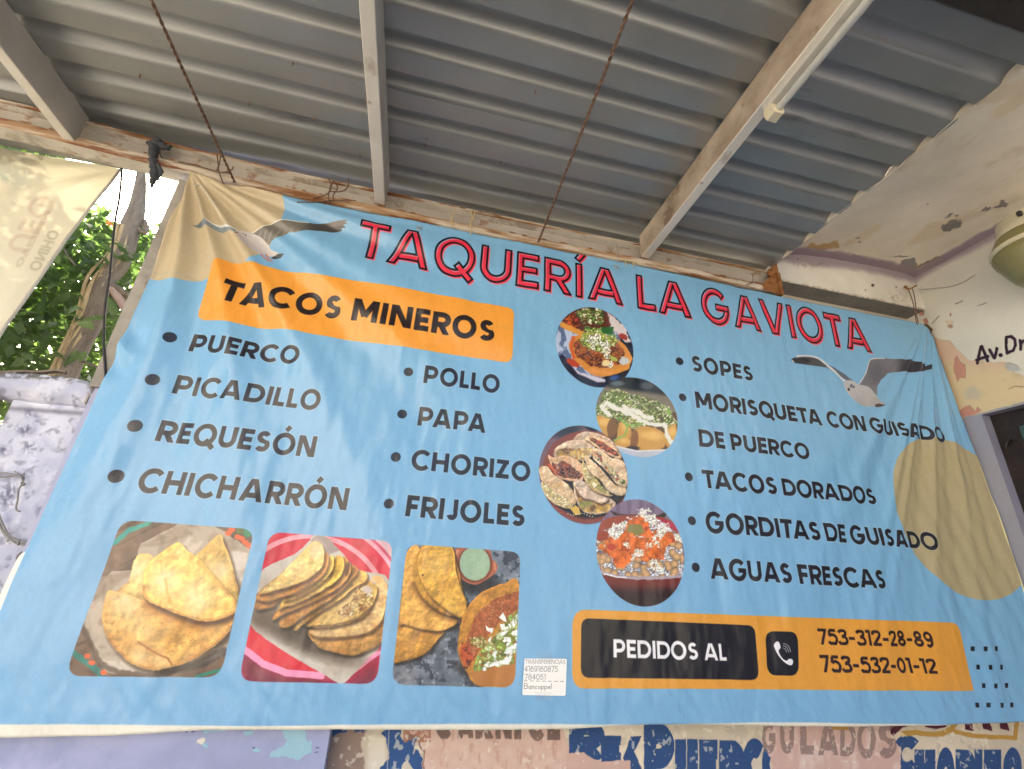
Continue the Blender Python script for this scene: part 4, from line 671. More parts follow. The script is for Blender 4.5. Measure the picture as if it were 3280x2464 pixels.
def paint_pillar():
    cv = Canvas(-.84, -.62, -.36, .33, 1000, 'y', 1.03, rgb(204, 206, 224))
    f = cv.block(-.84, -.62, -.36, .33); n = fbm(f.GX, f.GZ, .09, 5, 4)[..., None]; f.img *= (.84+.24*n)
    f.fill(sst(.42, .74, fbm(f.GX, f.GZ, .035, 6, 6)), rgb(172, 176, 202), .6); f.fill(sst(.58, .80, fbm(f.GX, f.GZ, .013, 6, 9)), rgb(126, 126, 146), .6)
    f.fill(sst(.56, .70, fbm(f.GX, f.GZ, .06, 5, 12)), rgb(226, 226, 238), .6)
    for fr_, x, y, rx, ry in (('X', 20, 235, 60, 40), ('X', 200, 70, 60, 30), ('X', 60, 560, 60, 80), ('X', 40, 650, 60, 70), ('T', 300, 1400, 60, 50), ('T', 250, 1560, 80, 60), ('X', 220, 200, 50, 60)):
        b = cv.block(-.84, -.62, -.36, .33, fr_); b.fill(np.exp(-(((b.X-x)/rx)**2+((b.Y-y)/ry)**2))*sst(.38, .62, fbm(b.X, b.Y, 28, 4, 5)), rgb(96, 98, 122), .75)
    b = cv.block(-.84, -.62, -.36, .33, 'X'); b.fill(np.exp(-(((b.X-640-(b.Y-130)*-.55)/22)**2))*(b.Y < 400)*sst(.4, .55, fbm(b.X, b.Y, 20, 4, 7)), rgb(70, 68, 72), .9)
    b = cv.block(-.84, -.62, .20, .33, 'T'); b.fill(sst(1085, 1040, b.Y-.04*b.X)*sst(.35, .6, fbm(b.X, b.Y, 40, 4, 3)), rgb(92, 90, 86), .8); b.fill(sst(960, 1060, b.X)*sst(.2, .5, fbm(b.X, b.Y, 40, 4, 2)), rgb(84, 80, 78), .8); b.fill(sst(90, 20, b.X)*.8, rgb(120, 118, 124), .8)
    b.fill(np.exp(-((b.Y-1345-.07*b.X)/26)**2), rgb(110, 108, 122), .7)  # shade under the cap painted as a dark band
    return cv

# ================================================================ camera, sky, sun, exposure
SC = 1.5                       # metres per survey unit (distance eye to banner plane = 1 unit)
EYE = 1.6                      # height of the eye above the ground
def W(p): return Vector((SC*p[0], SC*p[1], SC*p[2]+EYE))
scene = bpy.context.scene
cam_d = bpy.data.cameras.new('camera'); cam = bpy.data.objects.new('camera', cam_d); scene.collection.objects.link(cam)
cam_d.sensor_width = 36; cam_d.sensor_fit = 'HORIZONTAL'; cam_d.lens = FPX/IW*36; cam_d.clip_start = .02; cam_d.clip_end = 2000
M3 = Matrix((CR, CU, -CF)).transposed(); cam.matrix_world = Matrix.Translation((0, 0, EYE)) @ M3.to_4x4()
scene.camera = cam
SUN = Vector((-.495, .684, .536)).normalized()
sun_el = math.asin(SUN.z); sun_az = math.atan2(SUN.x, SUN.y)
world = bpy.data.worlds.new('World'); scene.world = world; world.use_nodes = True
wn = world.node_tree; bg = wn.nodes['Background']; sky = wn.nodes.new('ShaderNodeTexSky'); sky.sky_type = 'NISHITA'
sky.sun_disc = False; sky.sun_elevation = sun_el; sky.sun_rotation = sun_az; sky.dust_density = 5.0; sky.air_density = 1.0; sky.ozone_density = .6
wn.links.new(sky.outputs[0], bg.inputs[0]); bg.inputs[1].default_value = .10
sd = bpy.data.lights.new('sun', 'SUN'); sd.energy = 5.0; sd.angle = math.radians(.6); sd.color = (1, .95, .86)
so = bpy.data.objects.new('sun', sd); scene.collection.objects.link(so); so.rotation_euler = SUN.to_track_quat('Z', 'Y').to_euler(); so.location = (-6, 8, 9)
scene.view_settings.view_transform = 'Standard'; scene.view_settings.look = 'None'; scene.view_settings.exposure = 2.38; scene.view_settings.gamma = 1; scene.view_settings.use_curve_mapping = False
scene.cycles.max_bounces = 10; scene.cycles.diffuse_bounces = 6; scene.cycles.glossy_bounces = 4; scene.cycles.transparent_max_bounces = 12
scene.cycles.use_denoising = True
COL = scene.collection

# ================================================================ helpers
def link(name, me, parent=None, mat=None, **kw):
    o = bpy.data.objects.new(name, me); COL.objects.link(o)
    if parent: o.parent = parent
    if mat is not None and me is not None and not me.materials: me.materials.append(mat)
    for k, v in kw.items(): o[k] = v
    return o
def thing(name, label, cat, group=None, at=(0, 0, 0)):
    o = bpy.data.objects.new(name, None); COL.objects.link(o); o.empty_display_size = .1
    o.location = W(at); o['label'] = label; o['category'] = cat
    if group: o['group'] = group
    return o
def mesh(name, vs, fs, mat, parent=None, smooth=False, units=True, **kw):
    """vs in survey units; children are stored relative to their parent's origin"""
    me = bpy.data.meshes.new(name)
    off = parent.location if parent else Vector((0, 0, 0))
    P = [(W(v) if units else Vector(v))-off for v in vs]
    me.from_pydata([tuple(p) for p in P], [], fs); me.materials.append(mat)
    if smooth:
        for p in me.polygons: p.use_smooth = True
    me.update()
    return link(name, me, parent, None, **kw)
class Geo:
    def __init__(s): s.v = []; s.f = []
    def add(s, vs, fs):
        n = len(s.v); s.v += [tuple(v) for v in vs]; s.f += [tuple(i+n for i in f) for f in fs]
    def box(s, x0, x1, y0, y1, z0, z1, bev=0):
        if bev:
            b = bev; vs = []; 
            for z in (z0, z0+b, z1-b, z1):
                e = b if z in (z0, z1) else 0
                vs += [(x0+e+b*0, y0+e+b*(e == 0)*0, z), (x1-e, y0+e, z), (x1-e, y1-e, z), (x0+e, y1-e, z)]
            fs = [(3, 2, 1, 0), (12, 13, 14, 15)]
            for k in range(3):
                for i in range(4): fs.append((k*4+i, k*4+(i+1) % 4, k*4+4+(i+1) % 4, k*4+4+i))
            s.add(vs, fs); return
        vs = [(x, y, z) for z in (z0, z1) for x, y in ((x0, y0), (x1, y0), (x1, y1), (x0, y1))]
        s.add(vs, [(3, 2, 1, 0), (4, 5, 6, 7), (0, 1, 5, 4), (1, 2, 6, 5), (2, 3, 7, 6), (3, 0, 4, 7)])
    def extrude(s, prof, axis, a, b, n=1, closed=True, fn=None):
        """profile points (p,q) swept along axis from a to b"""
        rows = []
        for i in range(n+1):
            t = a+(b-a)*i/n; r = []
            for p, q in prof:
                v = dict(x=(t, p, q), y=(p, t, q), z=(p, q, t))[axis]
                r.append(fn(v) if fn else v)
            rows.append(r)
        m = len(prof); vs = [v for r in rows for v in r]; fs = []
        for i in range(n):
            for j in range(m if closed else m-1):
                k = (j+1) % m; fs.append((i*m+j, i*m+k, (i+1)*m+k, (i+1)*m+j))
        if closed: fs += [tuple(range(m))[::-1], tuple(n*m+j for j in range(m))]
        s.add(vs, fs)
    def tube(s, P, r, k=7, caps=True):
        P = [Vector(p) for p in P]; n = len(P); R = r if isinstance(r, (list, tuple)) else [r]*n
        up = Vector((.13, .2, 1)).normalized(); rings = []
        for i in range(n):
            d = (P[min(i+1, n-1)]-P[max(i-1, 0)]).normalized()
            a = d.cross(up); a = a.normalized() if a.length > 1e-4 else d.cross(Vector((1, 0, 0))).normalized(); b = d.cross(a)
            rings.append([P[i]+(a*math.cos(2*math.pi*j/k)+b*math.sin(2*math.pi*j/k))*R[i] for j in range(k)])
        vs = [v for q in rings for v in q]; fs = []
        for i in range(n-1):
            for j in range(k): fs.append((i*k+j, i*k+(j+1) % k, (i+1)*k+(j+1) % k, (i+1)*k+j))
        if caps: fs += [tuple(range(k))[::-1], tuple((n-1)*k+j for j in range(k))]
        s.add(vs, fs)
    def lathe(s, prof, c, n=28):
        vs = []; fs = []; m = len(prof)
        for i in range(n):
            a = 2*math.pi*i/n
            for r, z in prof: vs.append((c[0]+r*math.cos(a), c[1]+r*math.sin(a), z))
        for i in range(n):
            for j in range(m-1): fs.append((i*m+j, ((i+1) % n)*m+j, ((i+1) % n)*m+j+1, i*m+j+1))
        s.add(vs, fs)
    def make(s, name, mat, parent=None, smooth=False, **kw): return mesh(name, s.v, s.f, mat, parent, smooth, **kw)
def tag(o, label, cat, group=None):
    o['label'] = label; o['category'] = cat
    if group: o['group'] = group
    return o
def auto_smooth(o, ang=40):
    """smooth faces, sharp edges above the angle"""
    me = o.data; bm = bmesh.new(); bm.from_mesh(me)
    for f in bm.faces: f.smooth = True
    for e in bm.edges:
        if len(e.link_faces) == 2 and e.calc_face_angle(0) > math.radians(ang): e.smooth = False
    bm.to_mesh(me); bm.free(); return o

# ================================================================ materials
def lin(c): return tuple(((x/12.92) if x <= .04045 else ((x+.055)/1.055)**2.4) for x in c)
def nodemat(name):
    m = bpy.data.materials.new(name); m.use_nodes = True; nt = m.node_tree; return m, nt, nt.nodes['Principled BSDF']
def N(nt, t, **kw):
    n = nt.nodes.new('ShaderNode'+t)
    for k, v in kw.items():
        if hasattr(n, k): setattr(n, k, v)
        else: n.inputs[k].default_value = v
    return n
def ramp(nt, src_, stops):
    r = N(nt, 'ValToRGB'); nt.links.new(src_, r.inputs[0]); e = r.color_ramp.elements
    while len(e) > 1: e.remove(e[-1])
    e[0].position = stops[0][0]; e[0].color = tuple(stops[0][1])+(1,)
    for p, c in stops[1:]: x = e.new(p); x.color = tuple(c)+(1,)
    return r
def noise(nt, scale, detail=5, rough=.6, coord='Object', stretch=None, dist=0.):
    tc = N(nt, 'TexCoord'); out = tc.outputs[coord]
    if stretch:
        mp = N(nt, 'Mapping'); mp.inputs['Scale'].default_value = stretch; nt.links.new(out, mp.inputs[0]); out = mp.outputs[0]
    n = N(nt, 'TexNoise'); n.inputs['Scale'].default_value = scale; n.inputs['Detail'].default_value = detail; n.inputs['Roughness'].default_value = rough; n.inputs['Distortion'].default_value = dist
    nt.links.new(out, n.inputs['Vector']); return n.outputs['Fac']
def bump(nt, b, fac, strength=.3, dist=.005):
    n = N(nt, 'Bump'); n.inputs['Strength'].default_value = strength; n.inputs['Distance'].default_value = dist
    nt.links.new(fac, n.inputs['Height'])
    old = b.inputs['Normal']
    if old.is_linked: nt.links.new(old.links[0].from_socket, n.inputs['Normal'])
    nt.links.new(n.outputs[0], b.inputs['Normal'])
def mix(nt, fac, a, b):
    m = N(nt, 'MixRGB'); 
    if isinstance(fac, float): m.inputs[0].default_value = fac
    else: nt.links.new(fac, m.inputs[0])
    for i, x in ((1, a), (2, b)):
        if isinstance(x, tuple): m.inputs[i].default_value = x+((1,) if len(x) == 3 else ())
        else: nt.links.new(x, m.inputs[i])
    return m.outputs[0]
def surf(name, c0, c1, scale=8, rough=.8, bscale=60, bstr=.3, metal=0., stains=None, detail=6, stretch=None, bdist=.004, spec=.5):
    m, nt, b = nodemat(name); f = noise(nt, scale, detail, .62, stretch=stretch)
    col = ramp(nt, f, [(.32, c0), (.68, c1)]).outputs[0]
    if stains:
        for sc_, thr, c, st in stains:
            s_ = ramp(nt, noise(nt, sc_, 6, .65, stretch=st), [(thr, (0, 0, 0)), (min(1, thr+.08), (1, 1, 1))]).outputs[0]
            col = mix(nt, s_, col, c)
    nt.links.new(col, b.inputs['Base Color']); b.inputs['Roughness'].default_value = rough; b.inputs['Metallic'].default_value = metal; b.inputs['Specular IOR Level'].default_value = spec
    if bstr: bump(nt, b, noise(nt, bscale, 5, .6), bstr, bdist)
    return m
def canvas_image(cv, name, img=None):
    a = np.clip(cv.img if img is None else img, 0, 1); h, w, _ = a.shape
    px = np.ones((h, w, 4), np.float32); px[..., :3] = a
    im = bpy.data.images.new(name, w, h); im.pixels.foreach_set(px.ravel()); im.update(); im.pack(); return im
def canvas_mat(name, cv, rough=.85, bscale=40, bstr=.25, img=None, spec=.4, bdist=.004, relief=0.):
    m, nt, b = nodemat(name); t = N(nt, 'TexImage'); t.image = canvas_image(cv, name, img); t.extension = 'EXTEND'; t.interpolation = 'Cubic'
    nt.links.new(t.outputs[0], b.inputs['Base Color']); b.inputs['Roughness'].default_value = rough; b.inputs['Specular IOR Level'].default_value = spec
    if relief: bw = N(nt, 'RGBToBW'); nt.links.new(t.outputs[0], bw.inputs[0]); bump(nt, b, bw.outputs[0], relief, .012)
    if bstr: bump(nt, b, noise(nt, bscale, 6, .6), bstr, bdist); bump(nt, b, noise(nt, bscale*.12, 4, .6), bstr*1.2, bdist*5)
    return m
def canvas_uv(o, cv):
    """lay the canvas on the mesh by each point's real position on the canvas plane"""
    me = o.data; uv = me.uv_layers.new(name='uv'); off = o.parent.location if o.parent else Vector((0, 0, 0))
    for lp in me.loops:
        p = me.vertices[lp.vertex_index].co+off; u = (p.x/SC, p.y/SC, (p.z-EYE)/SC)
        a, c = dict(y=(u[0], u[2]), x=(u[1], u[2]), z=(u[0], u[1]))[cv.plane]
        uv.data[lp.index].uv = ((a-cv.x0)/(cv.x1-cv.x0), (c-cv.z0)/(cv.z1-cv.z0))
rnd = random.Random(11)
G1 = -EYE/SC
M_conc = surf('bare_concrete', (.23, .21, .185), (.38, .35, .31), 7, .9, 70, .5, stains=[(3, .6, (.16, .15, .135), None)])
M_ground = surf('street_concrete', (.30, .27, .225), (.42, .38, .31), .8, .9, 30, .4, stains=[(.4, .6, (.22, .20, .17), None)])
M_soil = surf('garden_soil', (.09, .07, .045), (.16, .13, .08), 3, .95, 30, .6)
M_lav = surf('lavender_wall_paint', (.36, .38, .56), (.46, .48, .66), 3, .8, 55, .45, stains=[(9, .72, (.40, .60, .66), None), (14, .80, (.66, .64, .58), None), (30, .74, (.24, .26, .42), None)])
M_pillar = surf('weathered_lavender_limewash', (.50, .51, .62), (.68, .69, .79), 4, .85, 40, .6, stains=[(5, .54, (.46, .47, .60), None), (11, .60, (.30, .30, .37), None), (30, .66, (.20, .20, .22), None)], bdist=.012)
M_cap = surf('mortar_cap', (.40, .39, .38), (.62, .61, .62), 5, .9, 60, .6, stains=[(9, .62, (.14, .14, .13), None)])
M_white = surf('dirty_cream_enamel', (.64, .60, .53), (.76, .73, .67), 5, .5, 40, .25, stains=[(7, .58, (.48, .42, .34), (1, .4, 1)), (24, .64, (.34, .22, .14), None), (60, .72, (.16, .08, .05), None)])
M_channel = surf('rusting_cream_channel', (.46, .42, .36), (.60, .56, .50), 6, .5, 50, .35, stains=[(5, .52, (.34, .30, .25), None), (9, .58, (.32, .20, .12), (.5, 1, 3)), (26, .62, (.22, .09, .035), None)])
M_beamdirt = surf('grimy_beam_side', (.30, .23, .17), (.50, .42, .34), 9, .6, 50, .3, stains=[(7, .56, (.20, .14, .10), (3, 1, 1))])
M_lip = surf('rust_streaked_lip', (.50, .43, .34), (.64, .57, .48), 5, .6, 50, .4, stains=[(14, .46, (.36, .22, .12), (.12, 1, 1)), (26, .50, (.20, .075, .028), (.14, 1, 1))])
M_web = surf('grimy_channel_web', (.34, .30, .26), (.46, .42, .37), 6, .6, 50, .35, stains=[(12, .58, (.26, .17, .11), None)])
M_rust = surf('flaking_rust', (.16, .055, .02), (.42, .19, .06), 30, .85, 120, .7, stains=[(18, .6, (.07, .035, .02), None)])
M_wire = surf('rusty_wire', (.10, .055, .035), (.24, .14, .09), 60, .8, 300, .5)
M_oldwire = surf('grey_tie_wire', (.20, .19, .18), (.34, .32, .31), 60, .7, 300, .4)
M_string = surf('yellowed_string', (.50, .38, .18), (.62, .50, .26), 60, .8, 300, .4)
M_black = surf('black_cable_sheath', (.012, .012, .014), (.03, .03, .03), 30, .55, 100, .1)
M_rag = surf('dark_blue_grey_cloth', (.03, .035, .045), (.07, .075, .09), 30, .9, 90, .6)  # cloth in a dark blue-grey
M_darkbeam = surf('near_black_timber', (.010, .009, .009), (.025, .02, .018), 9, .8, 60, .4)  # timber in a nearly black brown
M_roof = surf('dull_zinc_sheet', (.25, .26, .26), (.34, .345, .34), 1.4, .37, 260, .12, metal=.5, stains=[(5, .60, (.19, .19, .185), (.25, 1.6, 1)), (46, .72, (.40, .41, .40), None), (11, .74, (.20, .15, .11), (.5, 1, 1)), (90, .77, (.07, .05, .04), None)], bdist=.002)
M_cream = surf('cream_lamp_enamel', (.62, .56, .40), (.70, .64, .48), 9, .35, 60, .1, stains=[(30, .72, (.30, .22, .12), None)])
M_olive = surf('olive_glass_shade', (.20, .18, .07), (.27, .245, .10), 6, .28, 80, .08)
M_tubew = surf('batten_enamel', (.50, .48, .42), (.60, .58, .52), 6, .35, 60, .1, stains=[(40, .74, (.30, .18, .10), None)])
M_tube = surf('unlit_fluorescent_glass', (.44, .45, .43), (.52, .53, .51), 6, .08, 60, 0, spec=.8)
M_dark = surf('dark_window_frame', (.012, .008, .010), (.035, .022, .020), 30, .5, 90, .4, stains=[(26, .70, (.10, .045, .03), None)])
M_metal = surf('zinc_eyelet', (.40, .40, .40), (.5, .5, .5), 20, .35, 60, .1, metal=.9)
M_bark = surf('grey_brown_bark', (.16, .125, .095), (.30, .25, .20), 5, .9, 40, .7, stretch=(6, 6, 1), stains=[(10, .64, (.10, .075, .055), (5, 5, 1))], bdist=.012)
M_vine = surf('dry_straw_vine', (.36, .26, .14), (.58, .46, .28), 12, .8, 90, .4, stretch=(8, 8, 1))
M_stub = surf('cut_pinkish_branch', (.44, .30, .26), (.60, .46, .42), 12, .85, 60, .4)
def glassmat():
    m, nt, b = nodemat('dusty_window_glass'); b.inputs['Base Color'].default_value = (.05, .11, .11, 1); b.inputs['Roughness'].default_value = .12
    b.inputs['Specular IOR Level'].default_value = .8; return m
M_glass = glassmat()
def leafmat(name, c0, c1, tr, k):
    m, nt, b = nodemat(name); oi = N(nt, 'ObjectInfo'); f = noise(nt, 3, 3, .6, coord='Object')
    mth = N(nt, 'Math', operation='ADD'); nt.links.new(oi.outputs['Random'], mth.inputs[0]); nt.links.new(f, mth.inputs[1]); mh = N(nt, 'Math', operation='MULTIPLY'); nt.links.new(mth.outputs[0], mh.inputs[0]); mh.inputs[1].default_value = .55
    c = ramp(nt, mh.outputs[0], [(.15, c0), (.8, c1)]); nt.links.new(c.outputs[0], b.inputs['Base Color']); b.inputs['Roughness'].default_value = .38; b.inputs['Specular IOR Level'].default_value = .5
    t = N(nt, 'BsdfTranslucent'); t.inputs[0].default_value = tr+(1,); mx = N(nt, 'MixShader'); mx.inputs[0].default_value = k
    nt.links.new(b.outputs[0], mx.inputs[1]); nt.links.new(t.outputs[0], mx.inputs[2]); nt.links.new(mx.outputs[0], nt.nodes['Material Output'].inputs[0]); return m
M_leaf = leafmat('green_leaf', (.045, .078, .042), (.12, .165, .09), (.22, .36, .08), .40)
M_leaf2 = leafmat('far_green_leaf', (.04, .085, .025), (.12, .19, .055), (.28, .46, .06), .5)
M_orange = surf('orange_flower', (.62, .25, .05), (.75, .36, .10), 30, .6, 60, .2)
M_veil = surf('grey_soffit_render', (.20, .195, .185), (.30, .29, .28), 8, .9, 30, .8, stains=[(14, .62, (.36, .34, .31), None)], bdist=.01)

# ================================================================ ground and walls
g = Geo(); g.add([(-400, -400, G1), (400, -400, G1), (400, 400, G1), (-400, 400, G1)], [(0, 1, 2, 3)]); o = g.make('street', M_ground); o['kind'] = 'structure'
g = Geo(); g.add([(-60, 1.2, G1+.004), (60, 1.2, G1+.004), (60, 60, G1+.004), (-60, 60, G1+.004)], [(0, 1, 2, 3)]); o = g.make('garden_ground', M_soil); o['kind'] = 'structure'
M_floor = surf('dark_unseen_floor', (.075, .07, .065), (.12, .11, .10), 1.2, .75, 30, .3)  # unseen floor added in a dark tone so the roof flats overhead stay dark
g = Geo(); g.add([(-2.0, -2.2, G1+.004), (XW+.12, -2.2, G1+.004), (XW, 1.0, G1+.004), (-2.0, 1.0, G1+.004)], [(0, 1, 2, 3)]); o = g.make('unseen_stall_floor', M_floor); o['kind'] = 'structure'

M_oldcream = surf('old_cream_render', (.46, .41, .34), (.60, .55, .46), 3, .88, 60, .4, stains=[(5, .62, (.36, .31, .26), None)])
def strip_only(o, z0, z1, mat):
    me = o.data; me.materials.append(mat); off = o.location.z
    for p in me.polygons:
        z = (p.center.z+off-EYE)/SC
        if not (z0 < z < z1) or abs(p.normal.y) < .5: p.material_index = 1
def rough_box(name, x0, x1, y0, y1, z0, z1, mat, parent=None, nx=1, nz=1, amp=0., sd=0, **kw):
    """a wall with an uneven plastered front face (the one towards -y)"""
    g = Geo(); g.box(x0, x1, y0+.004, y1, z0, z1)
    r = random.Random(sd); vs = []; fs = []
    for j in range(nz+1):
        for i in range(nx+1):
            e = 0 if (i in (0, nx) or j in (0, nz)) else amp*(r.random()-.5)
            vs.append((x0+(x1-x0)*i/nx, y0+e, z0+(z1-z0)*j/nz))
    for j in range(nz):
        for i in range(nx): a = j*(nx+1)+i; fs.append((a, a+1, a+nx+2, a+nx+1))
    g.add(vs, fs); return auto_smooth(g.make(name, mat, parent, **kw), 35)
# wall that carries the left half of the banner: lavender paint below, bare render at the free end
cvV = paint_lavender(); M_lavc = canvas_mat('flaking_lavender_paint', cvV, .8, 50, .4, relief=.6)
o = rough_box('wall', -.648, -.082, 1.014, 1.15, G1, .8285, M_lavc, None, 24, 120, .003, 3); canvas_uv(o, cvV); strip_only(o, -.45, -.25, M_lav); tag(o, 'lavender painted wall with blue-green paint flakes under the left end of the banner', 'wall')
g = Geo(); g.extrude([(1.012, .25), (1.155, .25), (1.155, .826), (1.012, .826)], 'x', -.652, -.6485, 1); e = g.make('end_render', M_conc, None); e.parent = o
g = Geo(); g.box(-.652, -.600, 1.006, 1.0125, .285, .8275); e = g.make('render_strip', M_conc, None); e.parent = o
# wall with the old painted lettering
cvL = paint_lettered(); M_let = canvas_mat('peeling_cream_wall_with_old_lettering', cvL, .85, 60, .35, relief=.5)
o = rough_box('wall', -.0815, XW, YL, YL+.12, G1, .8885, M_let, None, 60, 120, .002, 5); canvas_uv(o, cvL); strip_only(o, -.45, -.25, M_oldcream)
tag(o, 'peeling cream wall with old navy hand-painted words below the banner', 'wall')
# lintel block at the top right
cvN = paint_lintel(); M_lin = canvas_mat('whitewashed_lintel', cvN, .85, 50, .3, relief=.4)
o = rough_box('lintel', 1.034, XW, .998, YL+.12, .889, 1.06, M_lin, None, 40, 14, .0016, 6); canvas_uv(o, cvN)
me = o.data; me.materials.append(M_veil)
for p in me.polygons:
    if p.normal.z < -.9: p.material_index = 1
tag(o, 'whitewashed concrete lintel with grey underside above the right end of the banner', 'lintel')
# slab overhead, its soft edge meeting the roofing sheets
cvC = paint_ceiling(); M_ceil = canvas_mat('stained_cream_soffit', cvC, .88, 40, .35, relief=.6)
g = Geo(); xs = [(1.036, .9425), (1.044, .950), (1.058, .975), (1.085, .995), (1.14, 1.010), (1.25, 1.022), (1.42, 1.029), (1.57, 1.031), (XW, 1.022)]
def slab_fn(v): return (v[0]+(.003*math.sin(v[1]*23)+.002*math.sin(v[1]*61+1)-.006)*(v[0] < 1.1), v[1], v[2])
g.extrude(xs+[(XW, 1.13), (1.040, 1.13)], 'y', -.10, 1.0, 60, True, slab_fn); o = auto_smooth(g.make('ceiling_slab', M_ceil), 50); canvas_uv(o, cvC)
tag(o, 'stained cream concrete ceiling slab with grey mould spots beside the sheet roof', 'ceiling')

# right-hand wall with a window opening
cvR = paint_right(); M_right = canvas_mat('pale_wall_with_hand_lettering', cvR, .85, 45, .35, relief=.6)
yo, zo, y1w = .945, .4995, .35; zs_ = -.2
wall = thing('side_wall', 'pale grey side wall with flaking paint and dark hand lettering', 'wall', at=(XW, .1, G1))
def wallface(y0, y1, z0, z1, ny, nz, sd):
    r = random.Random(sd); g = Geo(); vs = []; fs = []
    for j in range(nz+1):
        for i in range(ny+1):
            e = 0 if (i in (0, ny) or j in (0, nz)) else .0016*(r.random()-.5)
            vs.append((XW+e, y0+(y1-y0)*i/ny, z0+(z1-z0)*j/nz))
    for j in range(nz):
        for i in range(ny): a = j*(ny+1)+i; fs.append((a+1, a, a+ny+1, a+ny+2))
    return vs, fs
g = Geo()
g.add(*wallface(-.9, YL, zo, 1.10, 60, 26, 1)); g.add(*wallface(yo, YL, G1, zo, 8, 60, 2)); g.add(*wallface(-.9, y1w, G1, zo, 20, 20, 3)); g.add(*wallface(y1w, yo, G1, zs_, 20, 20, 4))
w = .12; g.add([(XW+w, -.9, G1), (XW+w, YL, G1), (XW+w, YL, 1.1), (XW+w, -.9, 1.1)], [(0, 1, 2, 3)])
g.add([(XW, -.9, G1), (XW+w, -.9, G1), (XW+w, -.9, 1.1), (XW, -.9, 1.1)], [(0, 1, 2, 3)])
o = auto_smooth(g.make('plaster', M_right, wall), 35); canvas_uv(o, cvR)
M_reveal = surf('lavender_reveal', (.19, .19, .27), (.25, .25, .34), 6, .8, 60, .3)
g = Geo(); wr = .10
g.add([(XW, yo, zs_), (XW+wr, yo, zs_), (XW+wr, yo, zo), (XW, yo, zo)], [(0, 1, 2, 3)]); g.add([(XW, y1w, zo), (XW+wr, y1w, zo), (XW+wr, yo, zo), (XW, yo, zo)], [(0, 1, 2, 3)])
g.add([(XW, y1w, zs_), (XW+wr, y1w, zs_), (XW+wr, y1w, zo), (XW, y1w, zo)], [(3, 2, 1, 0)]); g.add([(XW, y1w, zs_), (XW+wr, y1w, zs_), (XW+wr, yo, zs_), (XW, yo, zs_)], [(3, 2, 1, 0)])
g.make('reveal', M_reveal, wall)
win = Geo(); X0, X1 = XW+.030, XW+.046
for (a, b_, c, d) in ((y1w, yo, zo-.045, zo), (yo-.052, yo, zs_, zo-.0452), (y1w, y1w+.05, zs_, zo-.0452), (y1w+.0502, yo-.0522, zs_, zs_+.04), (y1w+.0502, yo-.0522, .335, .358), (.62, .645, .3582, zo-.0454), (.62, .645, zs_+.0402, .3348)): win.box(X0, X1, a, b_, c, d)
fr = win.make('window', M_dark, wall)
g = Geo(); g.box(X0+.006, X0+.009, y1w+.05, .62, .358, zo-.045); p1 = g.make('pane', M_glass, None); p1.parent = fr; p1.matrix_parent_inverse = Matrix(); p1.location = -wall.location
for (a, b_, c, d) in ((.645, yo-.052, .358, zo-.045), (.645, yo-.052, zs_+.04, .335), (y1w+.05, .62, zs_+.04, .335)):
    g = Geo(); g.box(X0+.006, X0+.009, a, b_, c, d); q = g.make('pane', M_glass, None); q.parent = fr; q.location = -wall.location
g = Geo(); g.tube([(X0-.006, .93-.02*t, .40-.0*t+.02*math.sin(t*2)) for t in [i*.4 for i in range(10)]], .0035, 6); q = g.make('window_bar', M_dark, None); q.parent = fr; q.location = -wall.location

# ================================================================ sheet roof
PITCH_R, ZR = .0813, .945
roof = thing('sheet_roof', 'grey ribbed zinc sheet roof on cream steel rafters over the whole stall', 'roof', at=(0, .3, ZR))
def prof(k):
    """one rib period along y, rib raised above the flats"""
    y = .0813*k; f = .50; d = .016
    pts = [(0, 0), (.025, -.0006), (f-.01, -.0006), (f, .0004), (f+.008, .003), (f+.016, d*.5), (f+.028, d*.86), (f+.055, d*.985), (f+.10, d), (f+.16, d*.975), (f+.22, d*.90), (f+.28, d*.775), (f+.33, d*.62), (f+.375, d*.44), (f+.41, d*.27), (f+.44, d*.10), (.97, .0008), (.99, 0)]
    return [(y+p*PITCH_R, z) for p, z in pts]
y_lip = .945-.5*PITCH_R          # places the dark lip of the ribs where the photograph has them
def sheet(k0, k1, dz, sd):
    r = random.Random(sd); P = []
    for k in range(k0, k1): P += prof(k)
    P += [(PITCH_R*k1, 0), (PITCH_R*(k1+.3), -.0006)]; ph = r.random()*6
    base = .945*1.0-.0813*.52-.0813*12-.0165     # origin of period 0
    nx = 40; xa, xb = -2.1, 1.0345; vs = []; fs = []; m = len(P)
    for i in range(nx+1):
        x = xa+(xb-xa)*i/nx
        for y, z in P: vs.append((x, base+y, ZR+dz+z+.0009*math.sin(x*5+ph)+.0006*math.sin(x*13+y*30)))
    for i in range(nx):
        for j in range(m-1): a = i*m+j; fs.append((a, a+1, a+m+1, a+m))
    n = len(vs); th = .0007; vs += [(x, y, z+th) for x, y, z in vs]; fs += [(f[3]+n, f[2]+n, f[1]+n, f[0]+n) for f in fs]
    for i in range(nx):
        for j, fl in ((0, 0), (m-1, 1)): a = i*m+j; fs.append((a, a+m, a+m+n, a+n) if not fl else (a+n, a+m+n, a+m, a))
    for j in range(m-1):
        for i, fl in ((0, 0), (nx, 1)): a = i*m+j; fs.append((a+n, a+1+n, a+1, a) if not fl else (a, a+1, a+1+n, a+n))
    o = mesh('roofing_sheet', vs, fs, M_roof, roof); return auto_smooth(o, 50)
for i, (a, b_) in enumerate(((0, 5), (5, 10), (10, 15))): sheet(a, b_, .0011*(2-i), i)
scr = None
